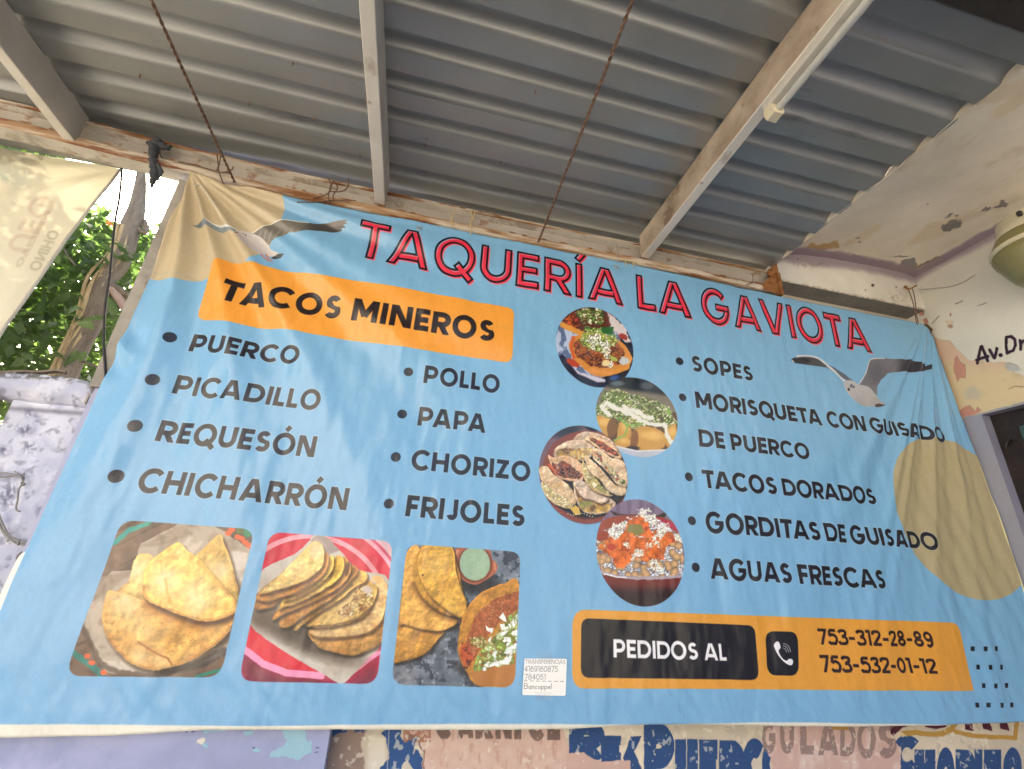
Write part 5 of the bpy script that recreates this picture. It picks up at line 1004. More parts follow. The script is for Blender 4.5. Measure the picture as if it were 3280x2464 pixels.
for (fr_, x, y) in (('A', 900, 490), ('A', 1605, 665), ('A', 2018, 765), ('B', 665, 858), ('B', 1113, 960), ('B', 1630, 1080), ('B', 1318, 545), ('B', 282, 922), ('B', 10, 700), ('A', 1885, 412), ('B', 1510, 1480), ('B', 675, 820)):
    p = on_z(*src(fr_, x, y), .942)
    g = Geo(); g.tube([(p[0], p[1], .9455), (p[0]+.0008, p[1], .937)], .0017, 6); g.make('screw_tip', M_wire, roof)

# rafters under the sheets
def rafter(x0, x1, lab, ztop=.9435, zb=.864, mats=(M_white, M_beamdirt), y1=.996):
    r_ = thing('rafter', lab, 'rafter', 'steel rafters under the sheet roof', at=((x0+x1)/2, .2, .9))
    g = Geo(); b = .0016
    pr = [(x0+b, zb), (x1-b, zb), (x1, zb+b), (x1, ztop), (x0, ztop), (x0, zb+b)]
    g.extrude(pr, 'y', -.06, y1, 24, True, lambda v: (v[0]+.0008*math.sin(v[1]*9), v[1], v[2]))
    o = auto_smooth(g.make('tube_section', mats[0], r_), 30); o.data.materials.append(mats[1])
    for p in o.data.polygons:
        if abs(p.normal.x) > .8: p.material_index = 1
    g = Geo(); g.tube([(x0, y1-.001, zb+.001), (x1, y1-.001, zb+.001)], .0022, 6); g.make('weld_bead', M_rust, r_); return r_
M_bs = surf('shaded_grey_beam_side', (.34, .33, .31), (.44, .43, .41), 7, .6, 50, .3, stains=[(14, .68, (.22, .15, .10), None)])  # side faces: their shade is put into a greyer copy of the enamel
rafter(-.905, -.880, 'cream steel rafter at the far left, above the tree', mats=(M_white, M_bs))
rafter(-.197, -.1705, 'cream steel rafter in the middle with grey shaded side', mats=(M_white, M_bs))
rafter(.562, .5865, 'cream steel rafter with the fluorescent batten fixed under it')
# eaves channel the banner is tied to
pur = thing('eaves_channel', 'rusty cream steel channel running along the top of the banner', 'steel beam', at=(0, 1.0, .87))
g = Geo(); pur_rise = lambda x: min(.0335, .036*(max(0, -.35-x)/.68)**1.4)
cs = [(.998, .902), (.992, .905), (.992, .9085), (1.004, .9095), (1.035, .9095), (1.035, .833), (.996, .833), (.991, .836), (.991, .853), (.995, .8575), (1.014, .861), (1.014, .8985)]
g.extrude(cs, 'x', -2.1, 1.022, 60, True, lambda v: (v[0], v[1]+.0012*math.sin(v[0]*7), v[2]+.0015*math.sin(v[0]*3)+pur_rise(v[0])))
o = auto_smooth(g.make('channel_section', M_channel, pur), 30); o.data.materials.append(M_lip); o.data.materials.append(M_web)
for p in o.data.polygons:
    c = p.center+pur.location; yy, zz_ = c.y/SC, (c.z-EYE)/SC
    if yy > 1.0 and abs(p.normal.y) > .7: p.material_index = 2
    elif yy < .9965: p.material_index = 1
g = Geo()
for k in range(46):
    x = -1.0+k*.045+rnd.uniform(-.02, .02)
    if x > 1.0: break
    L = rnd.uniform(.008, .04); yy, zz = rnd.choice([(.9915, .9055), (.991, .8555), (.991, .8555), (.9925, .858)]); g.tube([(x+L*t, yy-.0004, zz+.0008*math.sin(t*9+k)+pur_rise(x)) for t in (0, .3, .6, 1)], [.0005, rnd.uniform(.0012, .0022), .0016, .0004], 5)
g.make('rust_scale', M_rust, pur, kind='stuff')
g = Geo(); g.box(1.0225, 1.0335, .985, 1.036, .826, .905); g.add([(1.0225, .990, .905), (1.0335, .990, .905), (1.0335, .990, .944), (1.012, .990, .928), (1.0225, 1.03, .905), (1.0335, 1.03, .905), (1.0335, 1.03, .944), (1.012, 1.03, .928)], [(0, 1, 2, 3), (7, 6, 5, 4), (0, 3, 7, 4), (1, 5, 6, 2), (3, 2, 6, 7), (0, 4, 5, 1)]); g.make('end_plate', M_rust, pur)
g = Geo(); vs = []; g.add([(.965, .9902, .833), (1.022, .9902, .828), (1.022, .9902, .902), (1.005, .9902, .893), (.975, .9902, .866), (.965, .9906, .85)], [(0, 1, 2, 3, 4, 5)]); g.tube([(.995, .989, .886), (1.0, .984, .895), (1.004, .99, .906)], [.006, .013, .009], 8); g.make('rust_patch', M_rust, pur)
# dark cross beam near the top right
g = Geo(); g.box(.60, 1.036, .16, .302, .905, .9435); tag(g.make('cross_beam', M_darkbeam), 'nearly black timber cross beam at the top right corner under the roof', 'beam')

# fluorescent batten
fx = thing('fluorescent_light', 'unlit fluorescent tube light under the right-hand rafter', 'light fixture', at=(.574, .1, .85))
g = Geo(); g.extrude([(.5635, .8630), (.5635, .851), (.567, .8475), (.5815, .8475), (.5855, .851), (.5855, .8630)], 'y', -.05, .505, 2); g.make('batten', M_tubew, fx)
g = Geo(); g.tube([(.5815, -.04+.53*i/12, .8395) for i in range(13)], .0068, 14); auto_smooth(g.make('tube', M_tube, fx), 60)
for y0, y1 in ((.487, .507), (-.055, -.035)):
    g = Geo(); g.extrude([(.5655, .8474), (.566, .832), (.571, .826), (.589, .826), (.593, .832), (.593, .845), (.588, .8474)], 'y', y0, y1, 1); auto_smooth(g.make('lamp_holder', M_cream, fx), 50)

# ================================================================ twisted wires strung level under the rafters
def twisted(name, A, B, lab, r=.0019, turns=40):
    A, B = Vector(A), Vector(B); d = (B-A); L = d.length; d.normalize(); u = d.cross(Vector((0, 0, 1))).normalized(); v = d.cross(u); n = turns*8
    t_ = thing(name, lab, 'wire', 'twisted wires strung under the rafters', at=tuple(A))
    for s_ in (0, math.pi):
        g = Geo(); g.tube([A+d*(L*i/n)+(u*math.cos(2*math.pi*turns*i/n+s_)+v*math.sin(2*math.pi*turns*i/n+s_))*r*.8+Vector((0, 0, -.006*math.sin(math.pi*i/n))) for i in range(n+1)], r, 6)
        auto_smooth(g.make('strand', M_wire, t_), 80)
    return t_
twisted('twisted_wire', (-.527, .990, .838), (-.530, -.05, .838), 'rusty twisted wire strung left of the middle rafter')
twisted('twisted_wire', (.2475, .985, .836), (.221, -.05, .838), 'rusty twisted wire strung right of the middle rafter')
def tie(paths, lab, mat=M_wire, r=.0017, y=.984):
    t_ = thing('wire_tie', lab, 'wire', 'wire ties on the eaves channel', at=tuple(on_y(*src(*paths[0][0]), y)))
    for P in paths:
        g = Geo(); pts = [on_y(*src(*p), y+.003*math.sin(i*1.7)) for i, p in enumerate(P)]
        g.tube(smooth([tuple(p) for p in pts], 4, False), r, 5); auto_smooth(g.make('strand', mat, t_), 80)
    return t_
tie([[('A', 1398, 1000), ('A', 1405, 1060), ('A', 1410, 1105), ('A', 1425, 1150), ('A', 1438, 1182)], [('A', 1420, 1005), ('A', 1412, 1060), ('A', 1400, 1100), ('A', 1440, 1112), ('A', 1490, 1095), ('A', 1502, 1075)], [('A', 1150, 1040), ('A', 1290, 1075), ('A', 1400, 1105)]], 'rusty wire tie knotted round the channel beside the left twisted wire')
tie([[('B', 92, 1045), ('B', 108, 1090), ('B', 95, 1140), ('B', 50, 1160), ('B', 5, 1165)], [('B', 125, 1068), ('B', 110, 1110), ('B', 96, 1150), ('B', 95, 1200)], [('B', 135, 1075), ('B', 150, 1110), ('B', 125, 1150), ('B', 125, 1178)], [('B', 212, 1055), ('B', 210, 1105), ('B', 170, 1132), ('B', 100, 1130)], [('B', -90, 1195), ('B', 20, 1192), ('B', 130, 1182), ('B', 230, 1185)]], 'untidy rusty wire tie with loose ends left of the middle rafter')
tie([[('B', 935, 1245), ('B', 945, 1290), ('B', 935, 1320), ('B', 936, 1385)], [('B', 928, 1250), ('B', 960, 1245), ('B', 948, 1300)], [('B', 850, 1235), ('B', 825, 1280), ('B', 830, 1340)]], 'yellowed string tied round the channel above the word TAQUERÍA', M_string)
tie([[('B', 1795, 1440), ('B', 1808, 1500), ('B', 1812, 1555)]], 'thin grey wire hanging from the channel beside the right rafter', M_oldwire, .0009)
tie([[('B', 1820, 1535), ('B', 1860, 1540), ('B', 1900, 1545), ('B', 1935, 1560)], [('B', 1850, 1530), ('B', 1852, 1575)], [('B', 1896, 1540), ('B', 1898, 1580)]], 'yellowed string ends under the foot of the right rafter', M_string, .0014)
tie([[('W', 342, 400), ('W', 352, 440), ('W', 350, 480), ('W', 335, 500), ('W', 285, 515)], [('W', 315, 485), ('W', 350, 492), ('W', 385, 480)]], 'small wire loop at the rusty right end of the channel', M_wire, .0012)

# ================================================================ the banner
cvB = paint_banner(); imgB = finish_banner(cvB)
def banner_y(x, z):
    """folds: tension fans from the two upper corners, soft drapes low on the right, small puckers below"""
    y = .9885
    dx, dz = x+.632, .852-z; r = np.hypot(dx, dz)+1e-6; a = np.degrees(np.arctan2(dz, dx))
    env = 1.9*np.clip(r/.14, 0, 1)*np.exp(-(r/.80)**1.8)
    for a0, wd, am in ((9, 2.2, .0042), (15, 2.0, -.0030), (24, 3.0, .0040), (33, 2.2, .0030), (40, 2.6, -.0044), (49, 2.4, .0066), (55, 2.6, -.0040), (62, 2.0, .0046), (70, 2.6, -.0048), (78, 2.4, .0056), (85, 2.0, -.0030)):
        aa = a-14*np.clip(r-.25, 0, 1)*np.clip((a0-30)/40, 0, 1); y = y-am*env*np.exp(-((aa-a0)/wd/1.25)**2)*1.25
    dx, dz = 1.60-x, .85-z; r = np.hypot(dx, dz)+1e-6; a = np.degrees(np.arctan2(dz, dx)); env = 1.6*np.clip(r/.2, 0, 1)*np.exp(-(r/1.0)**2.2)
    for a0, wd, am in ((46, 1.6, .0018), (52, 1.4, .0028), (56, 1.2, -.0024), (61, 1.1, .0046), (64, .9, .0040), (68, 1.2, -.0026), (72, 1.0, .0034), (77, 1.2, -.0024), (81, .9, .0032), (86, 1.0, -.002)):
        y = y-am*env*np.exp(-((a-a0)/wd/1.2)**2)*1.2
    m = sst(1.15, 1.5, x)*sst(.55, .1, z)*sst(-.30, -.12, z); y = y-.0011*m*np.sin(x*72+2.3*np.sin(z*7+x*3))-.0008*m*np.sin(x*121+z*39)
    y = y-.0022*sst(.0, .25, r*0+1)*np.sin(x*7.3+z*3.1+.6)*sst(.8, .5, z)-.0018*np.sin(x*3.1-z*9.0)
    n = fbm(x+5, z*.55+5, .06, 3, 4)-.5; y = y+.0052*n+.0030*(fbm(x+9, z*.3+5, .022, 2, 8)-.5)
    m = np.exp(-((z+.235)/.03)**2); y = y-.0022*m*(fbm(x*1.9+z*1.3+3, z*.6+3, .035, 3, 9)-.5)*2
    m = np.exp(-((z-.812)/.012)**2); y = y+.002*m+.004*sst(.80, .84, z)*np.sin(x*24)*.4
    y = y-.016*np.exp(-((x+.615)/.03)**2)*np.exp(-((z-.36)/.05)**2)*np.sin((z-.36)*60+x*60)*.5
    y = y-.010*sst(1.45, 1.616, x)*sst(.5, .1, z)
    return np.where(y > .997, .997+.006*np.tanh((y-.997)/.006), y)
NX, NZ = 620, 300
uu = np.linspace(0, 1, NX+1); vv = np.linspace(0, 1, NZ+1); U_, V_ = np.meshgrid(uu, vv)
zbot = lambda x: np.interp(x, [-.66, -.566, -.41, -.27, -.08, .35, .406, .52, .65, .85, 1.15, 1.5, 1.62], [-.287, -.285, -.283, -.276, -.277, -.277, -.2745, -.271, -.272, -.275, -.274, -.267, -.266])
ztop = lambda x: np.interp(x, [-.63, -.61, -.55, -.409, -.345, -.09, .245, .54, 1.02, 1.24, 1.5, 1.565, 1.582, 1.592, 1.62], [.846, .840, .832, .830, .828, .833, .831, .831, .822, .822, .826, .826, .818, .795, .76])
xlef = lambda z: np.interp(z, [-.3, -.10, -.03, -.02, .1, .434, .536, .679, .765, .85], [-.6385, -.637, -.634, -.6265, -.626, -.621, -.620, -.630, -.622, -.628])
xrig = lambda z: np.interp(z, [-.3, .1, .32, .508, .777, .83], [1.616, 1.616, 1.606, 1.598, 1.591, 1.585])
zz = -.28+V_*1.11; xl = xlef(zz); xr = xrig(zz); X_ = xl+(xr-xl)*U_; Z_ = zbot(X_)+(ztop(X_)-.004*sst(-.60, -.5, X_)-zbot(X_))*V_
Y_ = banner_y(X_, Z_)
Xr = X_-np.clip(X_-1.3, 0, 1)*.05*sst(.55, .1, Z_)*0-np.maximum(X_*1.0-1.6035, 0)*.8
n1 = (NX+1)*(NZ+1); th = .0009
ban = thing('menu_banner', 'light blue vinyl menu banner of a taquería with gull pictures and food photos', 'banner', at=(.49, .99, .28))
vs = np.stack([Xr.ravel(), Y_.ravel(), Z_.ravel()], 1); vb = vs.copy(); vb[:, 1] += th; allv = np.concatenate([vs, vb])*SC+np.array([0, 0, EYE])-np.array(ban.location)
idx = np.arange(n1).reshape(NZ+1, NX+1); a = idx[:-1, :-1].ravel(); b_ = idx[:-1, 1:].ravel(); c = idx[1:, 1:].ravel(); d = idx[1:, :-1].ravel()
fr1 = np.stack([a, b_, c, d], 1); fr2 = np.stack([d, c, b_, a], 1)+n1
bd = np.concatenate([idx[0, :], idx[1:, -1], idx[-1, -2::-1], idx[-2:0:-1, 0]]); bn = np.roll(bd, -1); fr3 = np.stack([bn, bd, bd+n1, bn+n1], 1)
F_ = np.concatenate([fr1, fr2, fr3])
me = bpy.data.meshes.new('printed_sheet'); me.vertices.add(len(allv)); me.vertices.foreach_set('co', allv.astype(np.float32).ravel())
me.loops.add(F_.size); me.loops.foreach_set('vertex_index', F_.ravel().astype(np.int32)); me.polygons.add(len(F_)); me.polygons.foreach_set('loop_start', np.arange(0, F_.size, 4, dtype=np.int32)); me.polygons.foreach_set('loop_total', np.full(len(F_), 4, np.int32))
me.update(calc_edges=True); me.polygons.foreach_set('use_smooth', np.ones(len(F_), bool))
uv = me.uv_layers.new(name='uv'); q = np.stack([(X_.ravel()-BX0)/(BX1-BX0), (Z_.ravel()-BZ0)/(BZ1-BZ0)], 1); q = np.concatenate([q, q])[F_.ravel()]; uv.data.foreach_set('uv', q.astype(np.float32).ravel())
m_, nt, b = nodemat('printed_vinyl'); t = N(nt, 'TexImage'); t.image = canvas_image(cvB, 'banner_print', imgB); t.interpolation = 'Cubic'; t.extension = 'EXTEND'
nt.links.new(t.outputs[0], b.inputs['Base Color']); b.inputs['Roughness'].default_value = .27; b.inputs['Specular IOR Level'].default_value = .46; b.inputs['Coat Weight'].default_value = .05; b.inputs['Coat Roughness'].default_value = .2
bump(nt, b, noise(nt, 900, 2, .5, stretch=(1, 1, .35)), .05, .0006); bump(nt, b, noise(nt, 26, 4, .6, stretch=(1, 1, .4)), .16, .004)
back = surf('white_vinyl_back', (.66, .65, .62), (.72, .71, .68), 9, .5, 60, .1)
me.materials.append(m_); me.materials.append(back)
mi = np.zeros(len(F_), np.int32); mi[len(fr1):len(fr1)+len(fr2)] = 1; me.polygons.foreach_set('material_index', mi); me.update()
link('printed_sheet', me, ban)
for (f_, x, y) in (('B', 632, 1338), ('B', 1800, 1572), ('A', 1262, 1165)):
    p = on_y(*src(f_, x, y), .984); yy = float(banner_y(np.array([[p[0]]]), np.array([[p[2]]]))[0, 0])-.0012
    g = Geo(); R_, r_ = .0058, .0016
    P = [(p[0]+R_*math.cos(k*math.pi/8), yy, p[2]+R_*math.sin(k*math.pi/8)) for k in range(17)]; g.tube(P, r_, 6, False); auto_smooth(g.make('eyelet', M_metal, ban), 80)
# handwritten card taped to the banner
cvK = paint_note(); Q = [cvK.pt('G', *p) for p in ((1240, 928), (1486, 930), (1478, 1145), (1227, 1140))]
M_note = canvas_mat("handwritten_card", cvK, .6, 60, .05); note = thing('handwritten_card', 'small white handwritten card taped beside the third food photo', 'note', at=(Q[0][0], .98, Q[0][1]))
R4 = rounded(Q, .003, 3); yk = .9815; g = Geo(); nK = len(R4)
g.add([(p[0], yk, p[1]) for p in R4]+[(p[0], yk+.0006, p[1]) for p in R4], [tuple(range(nK))]+[tuple(range(2*nK-1, nK-1, -1))]+[(i, (i+1) % nK, nK+(i+1) % nK, nK+i) for i in range(nK)])
o = g.make('card', M_note, note); canvas_uv(o, cvK)
mt, nt, b = nodemat('clear_tape'); b.inputs['Base Color'].default_value = (.7, .74, .76, 1); b.inputs['Roughness'].default_value = .15; b.inputs['Alpha'].default_value = .05
for (x0, y0, x1, y1) in ((1320, 896, 1400, 945), (1300, 1120, 1395, 1172)):
    A = cvK.pt('G', x0, y0); B_ = cvK.pt('G', x1, y1); g = Geo(); g.box(A[0], B_[0], yk-.0009, yk-.0005, B_[1], A[1]); g.make('tape', mt, note)

# ================================================================ lamp on the side wall
LC = (1.516, .652)
lamp = thing('wall_lamp', 'cream and olive enamel lamp with a tapered glass bowl on the side wall', 'lamp', at=(LC[0], LC[1], .9))
g = Geo(); g.lathe([(.002, .962), (.050, .960), (.058, .950), (.060, .925), (.066, .915), (.066, .905)], LC); g.box(LC[0], XW-.001, LC[1]-.03, LC[1]+.03, .925, .958); auto_smooth(g.make('canopy', M_cream, lamp), 40)
g = Geo(); g.lathe([(.060, .906), (.070, .903), (.084, .876), (.088, .866)], LC); auto_smooth(g.make('flange', M_olive, lamp), 40)
g = Geo(); g.lathe([(.086, .868), (.0905, .867), (.0915, .862), (.0895, .857), (.086, .856)], LC); auto_smooth(g.make('ring', M_cream, lamp), 60)
g = Geo(); g.lathe([(.086, .858), (.089, .848), (.087, .838), (.082, .828), (.064, .782), (.058, .773), (.046, .768), (.001, .766)], LC); auto_smooth(g.make('glass_bowl', M_olive, lamp), 50)
g = Geo(); aa = math.radians(200); px, py = LC[0]+.062*math.cos(aa), LC[1]+.062*math.sin(aa); g.tube([(px, py, .936), (px+.012*math.cos(aa), py+.012*math.sin(aa), .936)], .006, 8); g.make('screw', M_black, lamp)

# nail, cord and crack wire in the corner
nl = thing('corner_nail', 'rusty nail with loose twine in the corner above the banner', 'nail', at=(1.58, .99, .97))
def wp(f_, x, y, yy): return tuple(on_y(*src(f_, x, y), yy))
g = Geo(); g.tube([wp('W', 1895, 532, .99), wp('W', 1925, 560, .975), wp('W', 1965, 545, .96), wp('W', 2010, 520, .95)], [.0045, .003, .002, .003], 6); g.make('shank', M_rust, nl)
for P in ([(1925, 560), (1950, 620), (1975, 700), (1990, 780), (2005, 880), (2020, 920)], [(1965, 550), (1985, 620), (2000, 720), (2005, 800), (2028, 900)]):
    g = Geo(); g.tube(smooth([wp('W', x, y, .978) for x, y in P], 4, False), .0014, 5); g.make('twine', M_wire, nl)
cw = Geo(); cw.tube(smooth([tuple(on_x(*src('E', x, y), XW-.003)) for x, y in ((1050, 540), (1110, 538), (1180, 530), (1240, 527), (1300, 517), (1360, 498), (1420, 468), (1480, 430))], 3, False), .0009, 5)
tag(cw.make('loose_wire', M_oldwire), 'thin grey wire trailing from the corner nail across the side wall', 'wire')

# ================================================================ left: pillar, ties, cable
pil = thing('gate_pillar', 'weathered lavender pillar with a concrete cap left of the banner', 'pillar', at=(-.715, 1.1, G1))
rough_box('shaft', -.783, -.6525, 1.034, 1.17, G1, .247, M_pillar, pil, 14, 110, .005, 9)
g = Geo(); cp = [(1.034, .246), (1.024, .250), (1.012, .265), (1.010, .270), (1.011, .289), (1.022, .297), (1.06, .303), (1.11, .306), (1.18, .300), (1.20, .285), (1.20, .262), (1.18, .247)]
def cap_fn(v):
    e = .010*math.exp(-((v[0]+.822)/.008)**2)+.006*math.exp(-((v[0]+.6415)/.005)**2); k = 1 if v[1] < 1.1 else -1
    return (v[0], v[1]+e*k+.0016*math.sin(v[0]*90+v[2]*200), v[2]+(.268-v[2])*min(1, e*28)+.0014*math.sin(v[0]*70)+.006*max(0, 1-abs(v[0]+.735)/.09)*(v[2] > .295))
g.extrude(cp, 'x', -.822, -.6415, 26, True, cap_fn); cvP = paint_pillar(); M_pc = canvas_mat('blotched_limewash', cvP, .9, 60, .5, relief=.7); o = auto_smooth(g.make('cap', M_pc, pil), 40); canvas_uv(o, cvP)
for q_ in pil.children:
    if q_.name.startswith('shaft'): q_.data.materials.clear(); q_.data.materials.append(M_pc); canvas_uv(q_, cvP)
vn = thing('creeper_stem', 'dry dark creeper stem lying along the top of the pillar cap', 'creeper', at=(-.74, 1.02, .31))
for k_ in range(3):
    g = Geo(); g.tube(smooth([tuple(on_y(*src('T', x, y+k_*8), 1.02+.006*k_)) for x, y in ((-60, 985), (20, 972), (120, 966), (260, 962), (400, 966), (520, 958), (620, 950), (700, 968))], 4, False), .0022+.0006*k_, 6); auto_smooth(g.make('stem', M_bark, vn), 80)
def strands(name, lab, sets, mat, r, y, cat='wire'):
    t_ = thing(name, lab, cat, at=tuple(on_y(*src('X', *sets[0][0]), y)))
    for i, P in enumerate(sets):
        g = Geo(); g.tube(smooth([tuple(on_y(*src('X', px_, py_), y+.002*math.sin(k*2+i))) for k, (px_, py_) in enumerate(P)], 4, False), r, 6); auto_smooth(g.make('strand', mat, t_), 80)
    return t_
strands('wire_hook', 'twisted grey wire hook with a curled tail on the pillar', [[(-60, 430), (20, 420), (90, 432), (150, 445), (205, 430)], [(-60, 445), (30, 455), (110, 445), (170, 440), (200, 425)], [(120, 410), (170, 450), (190, 500), (205, 515), (185, 525), (175, 505), (195, 480), (190, 440)], [(178, 520), (152, 560), (145, 640), (132, 700), (140, 730), (168, 738)]], M_oldwire, .0015, 1.024)
strands('wire_bundle', 'bundle of grey wires bound together at the pillar foot of the banner', [[(-40, 760), (0, 850), (50, 930), (120, 985), (200, 1000), (300, 990)], [(-40, 790), (10, 880), (60, 950), (140, 1000), (220, 1012), (300, 1005)], [(-20, 740), (30, 860), (75, 930), (150, 972), (230, 985), (300, 975)], [(60, 985), (75, 955), (95, 945)], [(145, 1015), (152, 985), (170, 965)], [(290, 1000), (240, 1040), (215, 1070), (235, 1090), (265, 1070), (245, 1050)], [(215, 1060), (170, 1075), (140, 1110), (150, 1150), (180, 1160)]], M_oldwire, .0016, 1.018)
g = Geo(); P = [('V', 1300, 300), ('V', 1270, 620), ('V', 1232, 820), ('V', 1195, 1150), ('V', 1168, 1450), ('T', 1160, 0), ('T', 1122, 250), ('T', 1108, 420), ('T', 1104, 700), ('T', 1118, 900), ('T', 1124, 1090), ('T', 1126, 1300)]
g.tube(smooth([tuple(on_y(*src(*p), 1.004)) for p in P], 3, False), .0023, 7); tag(auto_smooth(g.make('black_cable', M_black), 80), 'thin black cable hanging down in front of the tree trunk', 'cable')

rg = thing('hanging_rag', 'dark knotted rag and twine hanging from the channel in front of the bright sky', 'rag', at=tuple(on_y(*src('V', 1640, 60), .99)))
for P, rr in (([(1700, -20), (1660, 40), (1640, 110), (1625, 200), (1640, 290), (1655, 360), (1625, 430), (1615, 500)], [.006, .012, .010, .008, .0085, .011, .007, .002]), ([(1560, 20), (1620, 45), (1700, 50), (1780, 80), (1820, 60)], [.003, .008, .010, .006, .003]), ([(1600, 20), (1590, 120), (1600, 200)], [.003, .002, .001]), ([(1700, 60), (1700, 140), (1730, 190)], [.003, .002, .001]), ([(1680, 250), (1710, 330), (1700, 380)], [.004, .006, .002])):
    g = Geo(); Q_ = smooth([tuple(on_y(*src('V', x, y), .985+.003*math.sin(y))) for x, y in P], 4, False); n_ = len(Q_); g.tube(Q_, [float(np.interp(k/(n_-1)*(len(rr)-1), range(len(rr)), rr))*(1+.2*math.sin(k*2.1)) for k in range(n_)], 7); auto_smooth(g.make('knotted_cloth', M_rag, rg), 80)
# hanging cream tarp at the far left
cvT = paint_tarp(); tarp_m, nt, b = nodemat('translucent_cream_tarp'); t = N(nt, 'TexImage'); t.image = canvas_image(cvT, 'tarp_print'); t.extension = 'EXTEND'
nt.links.new(t.outputs[0], b.inputs['Base Color']); b.inputs['Roughness'].default_value = .55; tl = N(nt, 'BsdfTranslucent'); nt.links.new(t.outputs[0], tl.inputs[0]); mx = N(nt, 'MixShader'); mx.inputs[0].default_value = .24
nt.links.new(b.outputs[0], mx.inputs[1]); nt.links.new(tl.outputs[0], mx.inputs[2]); nt.links.new(mx.outputs[0], nt.nodes['Material Output'].inputs[0]); bump(nt, b, noise(nt, 14, 4, .6), .3, .01)
tn = thing('cream_tarp', 'sunlit cream tarp printed in faint mirrored letters hanging at the far left', 'tarp', at=(-1.2, 1.15, .7))
def tarp_p(u, v):
    z = .30+.646*v; xr_ = np.interp(z, [.3, .45, .52, .70, .85, .90, .945], [-.975, -.966, -.957, -.940, -.917, -.902, -.893]); x = -1.75+(xr_+1.75)*u
    z = z-.012*math.sin(math.pi*min(1, max(0, (x+1.7)/.8)))*v
    dx, dz = -.893-x, .945-z; r = math.hypot(dx, dz); a = math.degrees(math.atan2(dz, dx)); y = 1.15
    for a0, wd, am in ((14, 5, .008), (30, 5, -.007), (50, 6, .008), (74, 5, -.006)): y -= am*min(1, r/.1)*math.exp(-r/.5)*math.exp(-((a-a0)/wd)**2)
    y += .018*max(0, (u-.93)/.07)**2*(1-v*.7); return (x, y+.004*math.sin(x*9+z*5), z)
nx, nz = 90, 60; vs = [tarp_p(i/nx, j/nz) for j in range(nz+1) for i in range(nx+1)]; fs = [(j*(nx+1)+i, j*(nx+1)+i+1, (j+1)*(nx+1)+i+1, (j+1)*(nx+1)+i) for j in range(nz) for i in range(nx)]
nV = len(vs); vs += [(x, y+.0007, z) for x, y, z in vs]; fs += [(f[3]+nV, f[2]+nV, f[1]+nV, f[0]+nV) for f in fs]
o = mesh('sheet', vs, fs, tarp_m, tn, True); canvas_uv(o, cvT)
g = Geo(); g.tube([tarp_p(1, j/30) for j in range(31)], .0035, 6); auto_smooth(g.make('hem', surf('grey_hem', (.40, .38, .34), (.5, .48, .43), 9, .7, 60, .2), tn), 80)
g = Geo(); g.tube([(-.893, 1.15, .945), (-.86, 1.10, .948), (-.80, 1.03, .93)], .0015, 5); g.make('cord', M_oldwire, tn)

# ================================================================ trees beyond the left gap
YT = 1.5
def leaf_mesh(name, L, wd, mat, fold=.25, droop=.25):
    vs = []; fs = []; n = 5; prof_ = [0, .62, 1.0, .86, .45, 0]
    for i in range(n+1):
        t = i/n; hw = prof_[i]*wd/2; z = -droop*L*t*t
        vs += [(t*L, -hw, z+fold*hw), (t*L, 0, z), (t*L, hw, z+fold*hw)]
    for i in range(n):
        a = i*3; fs += [(a, a+3, a+4, a+1), (a+1, a+4, a+5, a+2)]
    me = bpy.data.meshes.new(name); me.from_pydata(vs, [], fs); me.materials.append(mat)
    for p in me.polygons: p.use_smooth = True
    return me
tree = thing('broadleaf_tree', 'leafy green tree with a vine-wrapped trunk behind the gap left of the banner', 'tree', at=(-1.06, YT, G1))
def tp(f_, x, y, yy=YT): return tuple(on_y(*src(f_, x, y), yy))
g = Geo(); P = [tp('V', 1500, 420), tp('V', 1455, 740), tp('V', 1380, 960), tp('V', 1280, 1280), tp('T', 1110, 20), tp('T', 980, 420), tp('T', 850, 660), tp('T', 715, 960), tp('T', 640, 1130)]
P.append((P[-1][0]-.01, P[-1][1], .0)); P.append((P[-1][0], P[-1][1], G1)); P = [tp('V', 1530, -300), tp('V', 1510, 150)]+P; nP = len(smooth(P, 4, False)); g.tube(smooth(P, 4, False), [.003+.026*min(1, k/14)**1.3 for k in range(nP)], 12); auto_smooth(g.make('trunk', M_bark, tree), 80)
for i, (off, r) in enumerate(((-.020, .006), (-.012, .005), (-.024, .004), (.002, .0045), (-.006, .0035), (-.016, .0035), (.010, .003))):
    g = Geo(); Q_ = smooth([(p[0]+off+.006*math.sin(k*1.3+i), p[1]-.022-.003*(i % 3), p[2]) for k, p in enumerate(P[4:11])], 4, False); g.tube(Q_, [r*(1+.5*math.sin(k*.7+i)) for k in range(len(Q_))], 5); auto_smooth(g.make('vine_strand', M_vine, tree), 80)
for nm, mat, pts, rr in (('cut_branch', M_stub, [tp('T', 1180, 60), tp('T', 1250, 160), tp('T', 1390, 370)], [.010, .0135, .0135]), ('branch', M_bark, [tp('T', 1160, 20), tp('T', 1290, 110), tp('T', 1500, 220)], [.010, .012, .013]), ('branch', M_bark, [tp('V', 1400, 880), tp('V', 1520, 980), tp('V', 1560, 930), tp('V', 1540, 850)], [.012, .010, .009, .006]), ('branch', M_bark, [tp('T', 830, 840), tp('T', 1000, 900), tp('T', 1090, 940)], .004), ('branch', M_bark, [tp('V', 650, 1110, 1.45), tp('V', 740, 1250, 1.45), tp('V', 800, 1330, 1.45)], .003), ('branch', M_bark, [tp('T', 20, 800, 1.7), tp('T', 200, 900, 1.7), tp('T', 420, 1010, 1.7)], .004)):
    g = Geo(); g.tube(smooth(pts, 4, False), rr if not isinstance(rr, list) else [rr[min(len(rr)-1, int(k/4+.5))] for k in range((len(pts)-1)*4+1)], 8); auto_smooth(g.make(nm, mat, tree), 80)
g = Geo()
